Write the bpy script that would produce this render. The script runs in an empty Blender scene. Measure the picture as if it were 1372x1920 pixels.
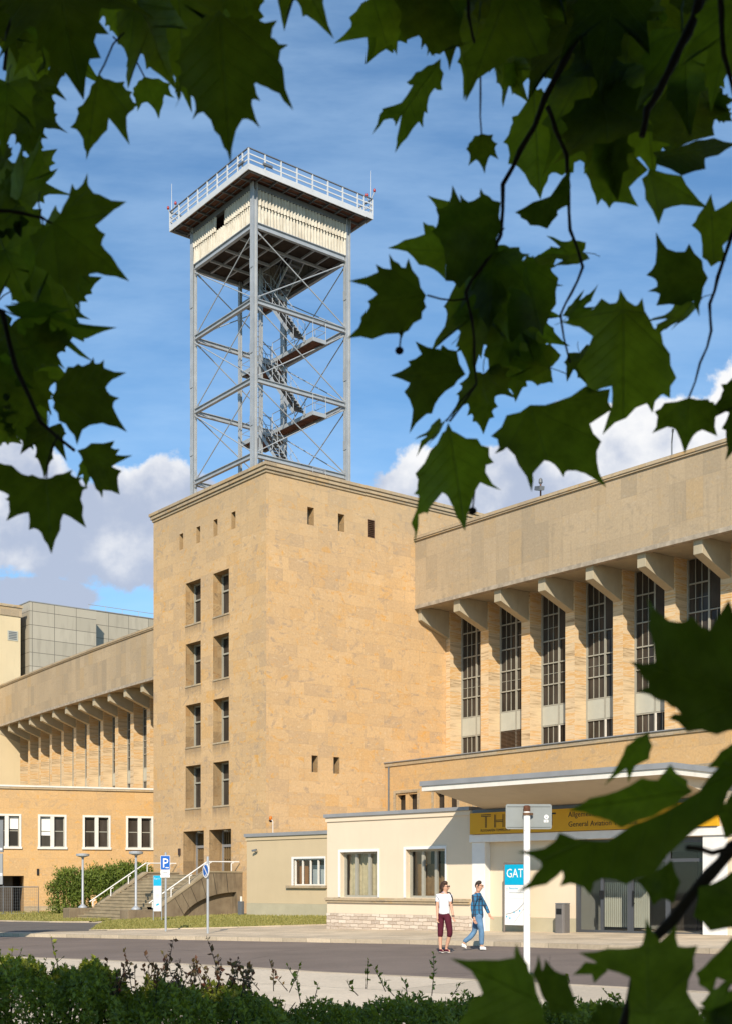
import bpy, bmesh, math, random
import numpy as np
from mathutils import Vector, Matrix, Euler
random.seed(7); RNG = np.random.default_rng(7)
scene = bpy.context.scene
COL = scene.collection
# ------------------------------------------------------------------ camera
F, CX, HY, CZ = 2419.0, 686.0, 1657.0, 1.72          # focal length, centre column, horizon row of the photograph (full pixels)
cd = bpy.data.cameras.new('camera'); cam = bpy.data.objects.new('camera', cd); COL.objects.link(cam)
cam.location = (0, 0, CZ); cam.rotation_euler = (math.pi/2, 0, 0)
cd.sensor_fit = 'HORIZONTAL'; cd.sensor_width = 36.0; cd.lens = F/1372*36.0
cd.shift_x = 0.0; cd.shift_y = (HY-960.0)/1372.0
cd.clip_start = 0.05; cd.clip_end = 3000
cd.dof.use_dof = True; cd.dof.focus_distance = 70.0; cd.dof.aperture_fstop = 11.0
scene.camera = cam
# ------------------------------------------------------------------ world and sun
SUN = Vector((-0.09, -1.382, 0.86)).normalized()
EL = math.asin(SUN.z)
AZ = math.atan2(SUN.x, SUN.y)
W = bpy.data.worlds.new('World'); scene.world = W; W.use_nodes = True
def setup_world():
    t = W.node_tree; t.nodes.clear(); L = t.links
    def N(tp, **k):
        n = t.nodes.new(tp)
        for a, b in k.items(): setattr(n, a, b)
        return n
    def M(op, a, b=None, c=None):
        n = N('ShaderNodeMath', operation=op)
        for i, s in enumerate((a, b, c)):
            if s is None: continue
            if isinstance(s, (int, float)): n.inputs[i].default_value = s
            else: L.new(s, n.inputs[i])
        return n.outputs[0]
    sky = N('ShaderNodeTexSky', sky_type='NISHITA', sun_disc=False)
    sky.sun_elevation = EL; sky.sun_rotation = AZ
    sky.altitude = 50; sky.air_density = 1.0; sky.dust_density = 0.1; sky.ozone_density = 4.5
    tc = N('ShaderNodeTexCoord')
    sep = N('ShaderNodeSeparateXYZ'); L.new(tc.outputs['Generated'], sep.inputs[0])
    yc = M('MAXIMUM', sep.outputs[1], 0.02)
    gx = M('DIVIDE', sep.outputs[0], yc); gz = M('DIVIDE', sep.outputs[2], yc)   # direction as tangents towards the north
    P = N('ShaderNodeCombineXYZ'); L.new(gx, P.inputs[0]); L.new(gz, P.inputs[1])
    blobs = [(120, 985, 260, 120), (30, 900, 150, 95), (315, 925, 120, 75), (235, 1045, 220, 70), (60, 1118, 150, 46), (480, 1010, 160, 60),
             (790, 925, 120, 80), (880, 940, 120, 70), (960, 900, 170, 85), (1130, 850, 150, 95), (1290, 800, 150, 80), (1450, 760, 170, 110)]
    best = None
    for (bx, by, rx, ry) in blobs:
        s = N('ShaderNodeVectorMath', operation='SUBTRACT'); L.new(P.outputs[0], s.inputs[0])
        s.inputs[1].default_value = ((bx-CX)/F, (HY-by)/F, 0)
        m = N('ShaderNodeVectorMath', operation='MULTIPLY'); L.new(s.outputs[0], m.inputs[0])
        m.inputs[1].default_value = (F/rx, F/ry, 0)
        l = N('ShaderNodeVectorMath', operation='LENGTH'); L.new(m.outputs[0], l.inputs[0])
        d = M('SUBTRACT', 1.0, l.outputs['Value'])
        best = d if best is None else M('MAXIMUM', best, d)
    def fbm(scale, detail, rough, vec=P.outputs[0], dist=0.0):
        n = N('ShaderNodeTexNoise', noise_dimensions='3D'); L.new(vec, n.inputs['Vector'])
        n.inputs['Scale'].default_value = scale; n.inputs['Detail'].default_value = detail
        n.inputs['Roughness'].default_value = rough; n.inputs['Distortion'].default_value = dist
        return n.outputs['Fac']
    n1 = fbm(17, 12, 0.60, dist=0.15)
    best = M('MAXIMUM', best, -1.0)
    dens = M('ADD', best, M('MULTIPLY', M('SUBTRACT', n1, 0.5), 1.9))
    mr = N('ShaderNodeMapRange', interpolation_type='SMOOTHSTEP'); L.new(dens, mr.inputs['Value'])
    mr.inputs['From Min'].default_value = 0.0; mr.inputs['From Max'].default_value = 0.22
    front = M('GREATER_THAN', sep.outputs[1], 0.05)
    cov = M('MULTIPLY', M('MULTIPLY', mr.outputs[0], front), 0.93)
    # thin high haze streaks
    mp = N('ShaderNodeMapping'); L.new(P.outputs[0], mp.inputs[0]); mp.inputs['Rotation'].default_value = (0, 0, 0.35); mp.inputs['Scale'].default_value = (1.6, 6.0, 1)
    n2 = fbm(2.2, 6, 0.6, mp.outputs[0])
    hz = N('ShaderNodeMapRange', interpolation_type='SMOOTHSTEP'); L.new(n2, hz.inputs['Value'])
    hz.inputs['From Min'].default_value = 0.30; hz.inputs['From Max'].default_value = 0.75; hz.inputs['To Max'].default_value = 0.32
    hzf = M('MULTIPLY', hz.outputs[0], front)
    # light and grey sides of the clouds
    mp3 = N('ShaderNodeMapping'); L.new(P.outputs[0], mp3.inputs[0]); mp3.inputs['Location'].default_value = (3.1, 0.03, 0)
    n3 = fbm(13, 6, 0.55, mp3.outputs[0])
    lit = M('ADD', M('MULTIPLY', M('SUBTRACT', gz, 0.318), 8.0), M('MULTIPLY', M('SUBTRACT', n3, 0.5), 3.0))
    lr = N('ShaderNodeMapRange', interpolation_type='SMOOTHSTEP'); L.new(lit, lr.inputs['Value'])
    lr.inputs['From Min'].default_value = -0.45; lr.inputs['From Max'].default_value = 0.45
    cm = N('ShaderNodeMix', data_type='RGBA'); L.new(lr.outputs[0], cm.inputs[0])
    cm.inputs[6].default_value = (3.0, 3.35, 4.2, 1); cm.inputs[7].default_value = (6.3, 6.2, 6.1, 1)
    hm = N('ShaderNodeMix', data_type='RGBA'); tint = N('ShaderNodeMix', data_type='RGBA', blend_type='MULTIPLY'); tint.inputs[0].default_value = 1.0; L.new(sky.outputs[0], tint.inputs[6]); tint.inputs[7].default_value = (0.80, 0.97, 0.98, 1)
    L.new(hzf, hm.inputs[0]); L.new(tint.outputs[2], hm.inputs[6]); hm.inputs[7].default_value = (3.9, 5.3, 6.9, 1)
    mx = N('ShaderNodeMix', data_type='RGBA'); L.new(cov, mx.inputs[0]); L.new(hm.outputs[2], mx.inputs[6]); L.new(cm.outputs[2], mx.inputs[7])
    bg = N('ShaderNodeBackground'); bg.inputs['Strength'].default_value = 0.115
    L.new(mx.outputs[2], bg.inputs[0])
    out = N('ShaderNodeOutputWorld'); L.new(bg.outputs[0], out.inputs[0])
setup_world()
sl = bpy.data.lights.new('sun', 'SUN'); sun = bpy.data.objects.new('sun', sl); COL.objects.link(sun)
sl.energy = 4.2; sl.angle = math.radians(0.5); sl.color = (1.0, 0.885, 0.735)
sun.rotation_euler = SUN.to_track_quat('Z', 'Y').to_euler()
scene.view_settings.view_transform = 'Standard'; scene.view_settings.look = 'None'
scene.view_settings.gamma = 1.0; scene.view_settings.use_curve_mapping = False
scene.view_settings.exposure = 0.5
# ------------------------------------------------------------------ helpers
def gz(x):                                   # the ground falls gently to the left
    return 0.02*max(-40, min(40, x))-0.06
def at(px, py, Y):                           # a pixel of the photograph at depth Y
    return Vector(((px-CX)/F*Y, Y, CZ+(HY-py)/F*Y))
def tag(o, label=None, cat=None, group=None, kind=None):
    if label: o['label'] = label
    if cat: o['category'] = cat
    if group: o['group'] = group
    if kind: o['kind'] = kind
    return o
def empty(name, loc=(0, 0, 0), rz=0.0, parent=None, mat=None):
    o = bpy.data.objects.new(name, None); COL.objects.link(o)
    o.empty_display_size = 0.1
    if mat is not None: o.matrix_world = mat
    else: o.location = loc; o.rotation_euler = (0, 0, rz)
    if parent: o.parent = parent
    return o
def copy_tree(o, parent=None):
    c = o.copy(); COL.objects.link(c); c.parent = parent
    for ch in list(o.children): copy_tree(ch, c)
    return c
class MB:
    def __init__(s): s.v = []; s.f = []; s.uv = []; s.m = []
    def face(s, pts, mi=0, uv=None):
        b = len(s.v); pts = [Vector(p) for p in pts]
        s.v += pts; s.f.append(list(range(b, b+len(pts)))); s.m.append(mi)
        if uv is None:
            n = Vector((0, 0, 0))
            for i in range(len(pts)):
                a, c = pts[i], pts[(i+1) % len(pts)]
                n += Vector(((a.y-c.y)*(a.z+c.z), (a.z-c.z)*(a.x+c.x), (a.x-c.x)*(a.y+c.y)))
            ax, ay, az = abs(n.x), abs(n.y), abs(n.z)
            if az > ax and az > ay: uv = [(p.x, p.y) for p in pts]
            elif ax > ay: uv = [(p.y+31.7, p.z) for p in pts]
            else: uv = [(p.x, p.z) for p in pts]
        s.uv.append(uv)
    def box(s, x0, x1, y0, y1, z0, z1, mi=0):
        A = [Vector((x, y, z)) for x in (x0, x1) for y in (y0, y1) for z in (z0, z1)]
        for q in ((0, 1, 3, 2), (4, 6, 7, 5), (0, 4, 5, 1), (2, 3, 7, 6), (0, 2, 6, 4), (1, 5, 7, 3)):
            s.face([A[i] for i in q], mi)
    def bar(s, p, q, w, h, mi=0, up=(0, 0, 1)):
        p, q = Vector(p), Vector(q); d = (q-p).normalized(); up = Vector(up)
        r = d.cross(up)
        if r.length < 1e-4: r = d.cross(Vector((1, 0, 0)))
        r.normalize(); u = r.cross(d).normalized()
        c = [(-w/2, -h/2), (w/2, -h/2), (w/2, h/2), (-w/2, h/2)]
        A = [p+r*a+u*b for a, b in c]; B = [q+r*a+u*b for a, b in c]
        for i in range(4):
            j = (i+1) % 4; s.face([A[i], A[j], B[j], B[i]], mi)
        s.face(A[::-1], mi); s.face(B, mi)
    def tube(s, pts, r, n=8, mi=0, cap=True):
        pts = [Vector(p) for p in pts]; k = len(pts)
        rs = r if isinstance(r, (list, tuple)) else [r]*k
        rings = []; ref = None
        for i, p in enumerate(pts):
            d = (pts[min(i+1, k-1)]-pts[max(i-1, 0)]).normalized()
            if ref is None:
                ref = d.cross(Vector((0, 0, 1)))
                if ref.length < 1e-3: ref = d.cross(Vector((1, 0, 0)))
            a = (ref-d*ref.dot(d)).normalized(); b = d.cross(a); ref = a
            rings.append([p+(a*math.cos(2*math.pi*j/n)+b*math.sin(2*math.pi*j/n))*rs[i] for j in range(n)])
        base = len(s.v)
        for R in rings: s.v += R
        for i in range(k-1):
            for j in range(n):
                j2 = (j+1) % n
                s.f.append([base+i*n+j, base+i*n+j2, base+(i+1)*n+j2, base+(i+1)*n+j]); s.m.append(mi)
                s.uv.append([(j/n, i), ((j+1)/n, i), ((j+1)/n, i+1), (j/n, i+1)])
        if cap:
            for idx in (0, k-1):
                s.f.append([base+idx*n+j for j in range(n)]); s.m.append(mi); s.uv.append([(0, 0)]*n)
    def prism(s, poly, axis, a0, a1, mi=0):   # poly in the other two axes (in order x<y<z)
        def P(q, a):
            l = list(q); l.insert(axis, a); return l
        A = [P(q, a0) for q in poly]; B = [P(q, a1) for q in poly]; n = len(poly)
        for i in range(n):
            j = (i+1) % n; s.face([A[i], A[j], B[j], B[i]], mi)
        s.face(A[::-1], mi); s.face(B, mi)
    def lathe(s, prof, c=(0, 0, 0), n=16, mi=0):
        c = Vector(c); base = len(s.v); k = len(prof)
        for (r, z) in prof:
            s.v += [c+Vector((r*math.cos(2*math.pi*j/n), r*math.sin(2*math.pi*j/n), z)) for j in range(n)]
        for i in range(k-1):
            for j in range(n):
                j2 = (j+1) % n
                s.f.append([base+i*n+j, base+i*n+j2, base+(i+1)*n+j2, base+(i+1)*n+j]); s.m.append(mi); s.uv.append([(0, 0)]*4)
        for idx in (0, k-1):
            if prof[idx][0] > 1e-4:
                s.f.append([base+idx*n+j for j in range(n)]); s.m.append(mi); s.uv.append([(0, 0)]*n)
    def disc(s, c, r, ax, ay, n=24, mi=0, r0=0.0, thick=0.004):
        c, ax, ay = Vector(c), Vector(ax), Vector(ay)
        pts = [c+(ax*math.cos(2*math.pi*j/n)+ay*math.sin(2*math.pi*j/n))*r for j in range(n)]
        if r0 <= 0: s.face(pts, mi)
        else:
            ins = [c+(ax*math.cos(2*math.pi*j/n)+ay*math.sin(2*math.pi*j/n))*r0 for j in range(n)]
            for j in range(n):
                k = (j+1) % n; s.face([pts[j], pts[k], ins[k], ins[j]], mi)
    def build(s, name, mats, parent=None, warp=None, smooth=False, bevel=0.0, merge=True):
        me = bpy.data.meshes.new(name)
        vs = [warp(p) for p in s.v] if warp else s.v
        me.from_pydata([tuple(p) for p in vs], [], s.f)
        uvl = me.uv_layers.new(name='UVMap')
        flat = [c for f in s.uv for p in f for c in p]
        uvl.data.foreach_set('uv', flat)
        if not isinstance(mats, (list, tuple)): mats = [mats]
        for m in mats: me.materials.append(m)
        me.polygons.foreach_set('material_index', s.m)
        if merge or smooth:
            bm = bmesh.new(); bm.from_mesh(me)
            bmesh.ops.remove_doubles(bm, verts=bm.verts, dist=1e-5)
            bmesh.ops.recalc_face_normals(bm, faces=bm.faces)
            bm.to_mesh(me); bm.free()
        if smooth: me.polygons.foreach_set('use_smooth', [True]*len(me.polygons))
        me.update()
        o = bpy.data.objects.new(name, me); COL.objects.link(o)
        if parent: o.parent = parent
        if bevel > 0:
            b = o.modifiers.new('bevel', 'BEVEL'); b.width = bevel; b.segments = 2; b.limit_method = 'ANGLE'; b.angle_limit = math.radians(40)
        return o
def wall(mb, plane, pos, a0, a1, z0, z1, holes, dep, mi=0, rmi=None):
    """A wall with real window recesses: plane 'y' faces -y at y=pos, plane 'x' faces +x at x=pos."""
    rmi = mi if rmi is None else rmi
    P = (lambda a, z, d: (a, pos+d, z)) if plane == 'y' else (lambda a, z, d: (pos-d, a, z))
    As = sorted({a0, a1, *[h[0] for h in holes], *[h[1] for h in holes]})
    Zs = sorted({z0, z1, *[h[2] for h in holes], *[h[3] for h in holes]})
    for i in range(len(As)-1):
        for j in range(len(Zs)-1):
            am, zm = (As[i]+As[i+1])/2, (Zs[j]+Zs[j+1])/2
            if any(h[0] < am < h[1] and h[2] < zm < h[3] for h in holes): continue
            mb.face([P(As[i], Zs[j], 0), P(As[i+1], Zs[j], 0), P(As[i+1], Zs[j+1], 0), P(As[i], Zs[j+1], 0)], mi)
    for h in holes:
        d = h[4] if len(h) > 4 else dep
        b0, b1, c0, c1 = h[:4]
        for (p, q) in (((b0, c0), (b0, c1)), ((b1, c0), (b1, c1)), ((b0, c0), (b1, c0)), ((b0, c1), (b1, c1))):
            mb.face([P(*p, 0), P(*q, 0), P(*q, d), P(*p, d)], rmi)
def strip(name, A, B, zoff, mat, n=8, kind='structure', m=6):
    """Ground sheet between two polylines A and B of (x, y), draped on the terrain."""
    def res(L, n):
        L = [Vector(p) for p in L]; ln = [0]
        for i in range(len(L)-1): ln.append(ln[-1]+(L[i+1]-L[i]).length)
        out = []
        for k in range(n+1):
            t = ln[-1]*k/n
            for i in range(len(L)-1):
                if t <= ln[i+1]+1e-9:
                    out.append(L[i].lerp(L[i+1], (t-ln[i])/max(1e-9, ln[i+1]-ln[i]))); break
        return out
    RA, RB = res(A, n), res(B, n); mb = MB()
    z = zoff if callable(zoff) else (lambda t: zoff)
    for i in range(n):
        for j in range(m):
            q = []
            for (ii, jj) in ((i, j), (i+1, j), (i+1, j+1), (i, j+1)):
                p = RA[ii].lerp(RB[ii], jj/m); q.append((p.x, p.y, gz(p.x)+z(jj/m)))
            mb.face(q)
    o = mb.build(name, mat, smooth=True); tag(o, kind=kind); return o
def text_mesh(name, body, size, mat, parent, x, y, z, align='LEFT', sx=1.0, depth=0.003, shear=0.0, stretch=1.0):
    """Lettering as thin raised letters standing in the x-z plane, facing -y."""
    c = bpy.data.curves.new('lettering', 'FONT'); c.body = body; c.size = size; c.align_x = align
    c.extrude = depth; c.resolution_u = 2; c.shear = shear
    o = bpy.data.objects.new('lettering', c); COL.objects.link(o)
    dg = bpy.context.evaluated_depsgraph_get()
    me = bpy.data.meshes.new_from_object(o.evaluated_get(dg))
    bpy.data.objects.remove(o); bpy.data.curves.remove(c)
    for v in me.vertices: v.co = Vector((x+v.co.x*sx, y-v.co.z, z+v.co.y*stretch))
    me.materials.clear(); me.materials.append(mat); me.name = name
    r = bpy.data.objects.new(name, me); COL.objects.link(r); r.parent = parent
    return r
# ------------------------------------------------------------------ materials
class G:
    def __init__(s, name):
        s.mat = bpy.data.materials.new(name); s.mat.use_nodes = True
        s.t = s.mat.node_tree; s.L = s.t.links
        s.b = s.t.nodes['Principled BSDF']; s.out = s.t.nodes['Material Output']
    def n(s, tp, **k):
        n = s.t.nodes.new(tp)
        for a, b in k.items(): setattr(n, a, b)
        return n
    def put(s, sock, v):
        if v is None: return
        if isinstance(v, bpy.types.NodeSocket): s.L.new(v, sock)
        elif isinstance(v, (tuple, list)) and sock.type == 'RGBA' and len(v) == 3: sock.default_value = (*v, 1)
        else: sock.default_value = v
    def math(s, op, a, b=None, c=None):
        n = s.n('ShaderNodeMath', operation=op)
        for i, x in enumerate((a, b, c)): s.put(n.inputs[i], x)
        return n.outputs[0]
    def uv(s): return s.n('ShaderNodeTexCoord').outputs['UV']
    def obj(s): return s.n('ShaderNodeTexCoord').outputs['Object']
    def geo(s): return s.n('ShaderNodeNewGeometry').outputs['Position']
    def map(s, vec, scale=(1, 1, 1), loc=(0, 0, 0), rot=(0, 0, 0)):
        n = s.n('ShaderNodeMapping'); s.put(n.inputs[0], vec); n.inputs['Scale'].default_value = scale
        n.inputs['Location'].default_value = loc; n.inputs['Rotation'].default_value = rot; return n.outputs[0]
    def noise(s, vec, scale, detail=4, rough=0.55, dist=0.0):
        n = s.n('ShaderNodeTexNoise'); s.put(n.inputs['Vector'], vec); n.inputs['Scale'].default_value = scale
        n.inputs['Detail'].default_value = detail; n.inputs['Roughness'].default_value = rough; n.inputs['Distortion'].default_value = dist
        return n.outputs['Fac']
    def ramp(s, fac, stops, interp='LINEAR'):
        n = s.n('ShaderNodeValToRGB'); n.color_ramp.interpolation = interp; e = n.color_ramp.elements
        while len(e) < len(stops): e.new(0.5)
        for i, (p, c) in enumerate(stops):
            e[i].position = p; e[i].color = (*c, 1) if len(c) == 3 else c
        s.put(n.inputs[0], fac); return n.outputs['Color']
    def rng(s, v, a, b, c=0.0, d=1.0, smooth=False):
        n = s.n('ShaderNodeMapRange'); n.interpolation_type = 'SMOOTHSTEP' if smooth else 'LINEAR'; s.put(n.inputs[0], v)
        n.inputs[1].default_value = a; n.inputs[2].default_value = b; n.inputs[3].default_value = c; n.inputs[4].default_value = d
        return n.outputs[0]
    def mix(s, f, a, b, mode='MIX'):
        n = s.n('ShaderNodeMix', data_type='RGBA', blend_type=mode); s.put(n.inputs[0], f); s.put(n.inputs[6], a); s.put(n.inputs[7], b)
        return n.outputs[2]
    def brick(s, vec, w, h, mortar=0.006, off=0.5, c1=(0, 0, 0), c2=(1, 1, 1), cm=(0, 0, 0), sq=1.0):
        n = s.n('ShaderNodeTexBrick'); n.offset = off; n.squash = sq; n.squash_frequency = 3; s.put(n.inputs['Vector'], vec)
        s.put(n.inputs['Color1'], c1); s.put(n.inputs['Color2'], c2); s.put(n.inputs['Mortar'], cm)
        n.inputs['Scale'].default_value = 1.0; n.inputs['Mortar Size'].default_value = mortar; n.inputs['Mortar Smooth'].default_value = 0.3
        n.inputs['Bias'].default_value = 0.0; n.inputs['Brick Width'].default_value = w; n.inputs['Row Height'].default_value = h
        return n
    def bump(s, h, strength=0.3, dist=0.02):
        n = s.n('ShaderNodeBump'); n.inputs['Strength'].default_value = strength; n.inputs['Distance'].default_value = dist
        s.put(n.inputs['Height'], h); s.L.new(n.outputs[0], s.b.inputs['Normal'])
    def fin(s, color, rough=0.8, metal=0.0, spec=0.3):
        s.put(s.b.inputs['Base Color'], color); s.put(s.b.inputs['Roughness'], rough); s.put(s.b.inputs['Metallic'], metal)
        s.b.inputs['Specular IOR Level'].default_value = spec; return s.mat
def sep(g, vec):
    n = g.n('ShaderNodeSeparateXYZ'); g.put(n.inputs[0], vec); return n.outputs
def stone(name, base, grey, orange, bw, bh, grime=0.3, top=None, topcol=(.33, .28, .19), off=0.5, streak=0.0, veins=1.0, vary=1.0, sills=False):
    g = G(name); uv = g.uv()
    br = g.brick(uv, bw, bh, 0.004, off, sq=1.0 if off == 0 else .72)
    rnd = sep(g, br.outputs['Color'])[0]
    lo = tuple(b+(q-b)*0.55*vary for b, q in zip(base, grey)); hi = tuple(b+(q-b)*0.5*vary for b, q in zip(base, orange))
    li = tuple(min(1, c*(1+0.10*vary)) for c in base)
    c = g.ramp(rnd, [(0, lo), (0.16, tuple((a+b)/2 for a, b in zip(lo, base))), (0.34, base), (0.62, li), (0.86, base), (1, hi)])
    # drifting veins of the sandstone, turned block by block
    wv = g.n('ShaderNodeVectorMath', operation='ADD'); g.put(wv.inputs[0], uv)
    cb = g.n('ShaderNodeCombineXYZ'); g.put(cb.inputs[0], g.math('MULTIPLY', rnd, 37.0)); g.put(cb.inputs[1], g.math('MULTIPLY', rnd, 91.0)); g.L.new(cb.outputs[0], wv.inputs[1])
    v1 = g.noise(g.map(wv.outputs[0], (1.0, 1.4, 1), rot=(0, 0, 0.4)), 1.1, 7, 0.62, 1.8)
    c = g.mix(g.math('MULTIPLY', g.rng(v1, 0.55, 0.70, 0, 0.85, True), veins), c, orange)
    v2 = g.noise(g.map(wv.outputs[0], (1.0, 1.5, 1), loc=(5, 3, 0), rot=(0, 0, -.6)), 1.0, 6, 0.62, 1.4)
    c = g.mix(g.math('MULTIPLY', g.rng(v2, 0.53, 0.70, 0, 0.8, True), veins), c, grey)
    v3 = g.noise(g.map(wv.outputs[0], (1.0, 1.6, 1), loc=(9, 1, 0), rot=(0, 0, -.5)), 1.7, 7, 0.65, 2.2)
    c = g.mix(g.math('MULTIPLY', g.rng(v3, 0.54, 0.72, 0, 0.75, True), veins), c, tuple(min(1, b*f_) for b, f_ in zip(base, (1.12, 1.22, 1.45))))
    big = g.noise(g.map(uv, (1, 0.7, 1)), 0.16, 4, 0.6)
    c = g.mix(g.rng(big, 0.38, 0.68, 0, grime), c, grey)
    fine = g.noise(uv, 9.0, 6, 0.7)
    c = g.mix(1.0, c, g.ramp(fine, [(0.25, (.82, .82, .82)), (0.75, (1.12, 1.12, 1.12))]), 'MULTIPLY')
    if top:
        z = sep(g, uv)[1]
        zz = g.math('ADD', z, g.math('MULTIPLY', g.math('SUBTRACT', g.noise(g.map(uv, (1.2, .25, 1)), 0.9, 5), 0.5), 5.0))
        c = g.mix(g.rng(zz, top[0], top[1], 0, top[2], True), c, topcol)
    if streak:
        st = g.noise(g.map(uv, (2.2, 0.12, 1)), 1.6, 5, 0.65)
        c = g.mix(g.rng(st, 0.5, 0.78, 0, streak, True), c, tuple(x*0.55 for x in grey))
    if sills:                                 # dark run-off stains below the window sills
        q = sep(g, uv); below = g.math('FRACT', g.math('DIVIDE', g.math('SUBTRACT', 5.98+3.53*4, q[1]), 3.53))
        run = g.rng(g.math('ADD', below, g.math('MULTIPLY', g.noise(g.map(uv, (3.5, .25, 1)), 1.5, 4), .25)), .12, .36, 1, 0, True)
        inx = g.math('MAXIMUM', g.math('MULTIPLY', g.math('GREATER_THAN', q[0], -8.4), g.math('LESS_THAN', q[0], -6.6)), g.math('MULTIPLY', g.math('GREATER_THAN', q[0], -5.4), g.math('LESS_THAN', q[0], -3.6)))
        inz = g.math('MULTIPLY', g.math('GREATER_THAN', q[1], 4.9), g.math('LESS_THAN', q[1], 16.6))
        c = g.mix(g.math('MULTIPLY', g.math('MULTIPLY', run, inx), g.math('MULTIPLY', inz, .55)), c, (.17, .125, .08))
    c = g.mix(g.math('MULTIPLY', br.outputs['Fac'], 0.38), c, tuple(x*0.5 for x in base))
    h = g.math('SUBTRACT', g.math('MULTIPLY', fine, 0.35), br.outputs['Fac'])
    g.bump(h, 0.35, 0.012)
    return g.fin(c, 0.85, 0, 0.2)
def paint(name, col, var=0.12, rough=0.7, scale=1.2, bump=0.1, bscale=60, metal=0.0, spec=0.3, dirt=None, coords='obj'):
    g = G(name); p = g.obj() if coords == 'obj' else g.uv()
    n1 = g.noise(p, scale, 6, 0.6); n2 = g.noise(p, bscale, 3, 0.6)
    c = g.mix(g.rng(n1, 0.35, 0.75, 0, 1), tuple(x*(1-var) for x in col), tuple(min(1, x*(1+var*0.5)) for x in col))
    if dirt:
        st = g.noise(g.map(p, (2.5, 2.5, 0.25)), 1.5, 5, 0.65)
        c = g.mix(g.rng(st, 0.5, 0.8, 0, dirt, True), c, tuple(x*0.5 for x in col))
    if bump: g.bump(n2, bump, 0.004)
    return g.fin(c, rough, metal, spec)
TAN = (.555, .373, .192); GREY = (.40, .29, .185); ORG = (.60, .33, .095)
M = {}
M['stone'] = stone('sandstone slabs', TAN, GREY, ORG, 1.3, 0.66, 0.30, top=(17.5, 25, 0.38), vary=.85, veins=1.35, sills=True, streak=.14)
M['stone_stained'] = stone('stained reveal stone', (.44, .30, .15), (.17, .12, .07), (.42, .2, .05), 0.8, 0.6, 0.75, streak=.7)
M['stone_warm'] = stone('warm sandstone slabs', (.54, .345, .158), (.43, .30, .17), ORG, 1.35, 0.7, 0.25, vary=.7, veins=1.2)
M['stone_grey'] = stone('weathered sandstone slabs', (.40, .31, .20), (.30, .245, .17), (.46, .32, .16), 0.95, 1.85, 0.4, off=0.0, streak=0.35, veins=0.7, vary=1.15)
M['coping'] = stone('weathered coping stone', (.43, .34, .22), (.27, .22, .16), (.5, .3, .1), 1.4, 0.19, 0.4, streak=0.25)
def travertine():
    g = G('banded travertine'); uv = g.uv()
    br = g.brick(uv, 3.0, 0.72, 0.006, 0.0); rnd = sep(g, br.outputs['Color'])[0]
    wv = g.n('ShaderNodeVectorMath', operation='ADD'); g.put(wv.inputs[0], uv)
    cb = g.n('ShaderNodeCombineXYZ'); g.put(cb.inputs[0], g.math('MULTIPLY', rnd, 50.0)); g.L.new(cb.outputs[0], wv.inputs[1])
    v = g.noise(g.map(wv.outputs[0], (0.35, 5.0, 1)), 1.6, 8, 0.65, 0.5)
    vv = g.math('ADD', v, g.math('MULTIPLY', g.math('SUBTRACT', rnd, 0.5), 0.28))
    c = g.ramp(vv, [(0.22, (.28, .19, .10)), (0.36, (.55, .42, .26)), (0.48, (.62, .48, .30)), (0.56, (.55, .31, .10)), (0.64, (.62, .50, .33)), (0.78, (.45, .19, .03))])
    c = g.mix(g.math('MULTIPLY', br.outputs['Fac'], 0.5), c, (.25, .18, .1))
    g.bump(v, 0.25, 0.01); return g.fin(c, 0.75, 0, 0.25)
M['travertine'] = travertine()
M['soffit'] = paint('pale soffit concrete', (.42, .365, .255), 0.16, 0.85, 0.8, 0.15, 14, dirt=0.25)
M['lip'] = paint('weathered concrete lip', (.40, .34, .26), 0.35, 0.9, 3.0, 0.3, 30, dirt=0.6)
M['frame'] = paint('grey green window frames', (.33, .32, .265), 0.1, 0.5, 3, 0.05)
M['panel'] = paint('pale grey window panel', (.44, .44, .37), 0.08, 0.55, 1.5, 0.03, dirt=0.12)
M['white_trim'] = paint('off white trim', (.70, .67, .60), 0.08, 0.7, 3, 0.1, dirt=0.15)
M['white'] = paint('white paint', (.74, .73, .70), 0.06, 0.5, 3, 0.05, dirt=0.15)
M['cream'] = paint('cream render', (.68, .57, .425), 0.05, 0.85, 0.6, 0.25, 40, dirt=0.10)
M['beige'] = paint('beige render', (.53, .425, .27), 0.05, 0.85, 0.8, 0.25, 40, dirt=0.06)
M['plinth'] = paint('grey green plinth paint', (.43, .39, .275), 0.1, 0.85, 1.2, 0.2, 40, dirt=0.1)
M['cream_far'] = paint('pale yellow render', (.62, .51, .32), 0.06, 0.9, 0.3, 0.1, 10, dirt=0.12)
M['roof_grey'] = paint('grey roof edge metal', (.33, .33, .33), 0.12, 0.5, 2, 0.05, metal=0.3)
M['steel'] = paint('galvanised grey steel', (.40, .425, .445), 0.14, 0.5, 1.6, 0.08, 40, metal=0.25, dirt=0.18)
M['steel_light'] = paint('light grey painted steel', (.58, .60, .61), 0.08, 0.5, 2, 0.05, metal=0.1)
M['steel_dark'] = paint('dark grey steel', (.17, .18, .19), 0.15, 0.5, 2, 0.05, metal=0.3)
M['rust_under'] = paint('rusty plank underside', (.16, .07, .04), 0.5, 0.85, 3.0, 0.2, 20)
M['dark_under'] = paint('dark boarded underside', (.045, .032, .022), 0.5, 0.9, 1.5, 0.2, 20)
def cladding():
    g = G('weathered corrugated cladding'); p = g.obj()
    n = g.noise(p, 1.4, 6, 0.65); st = g.noise(g.map(p, (5, 5, 0.5)), 1.6, 5, 0.65)
    c = g.mix(g.rng(n, 0.35, 0.7), (.47, .445, .375), (.60, .57, .485))
    c = g.mix(g.rng(st, 0.46, 0.74, 0, 0.65, True), c, (.27, .205, .13))
    return g.fin(c, 0.75, 0, 0.25)
M['cladding'] = cladding()
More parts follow.
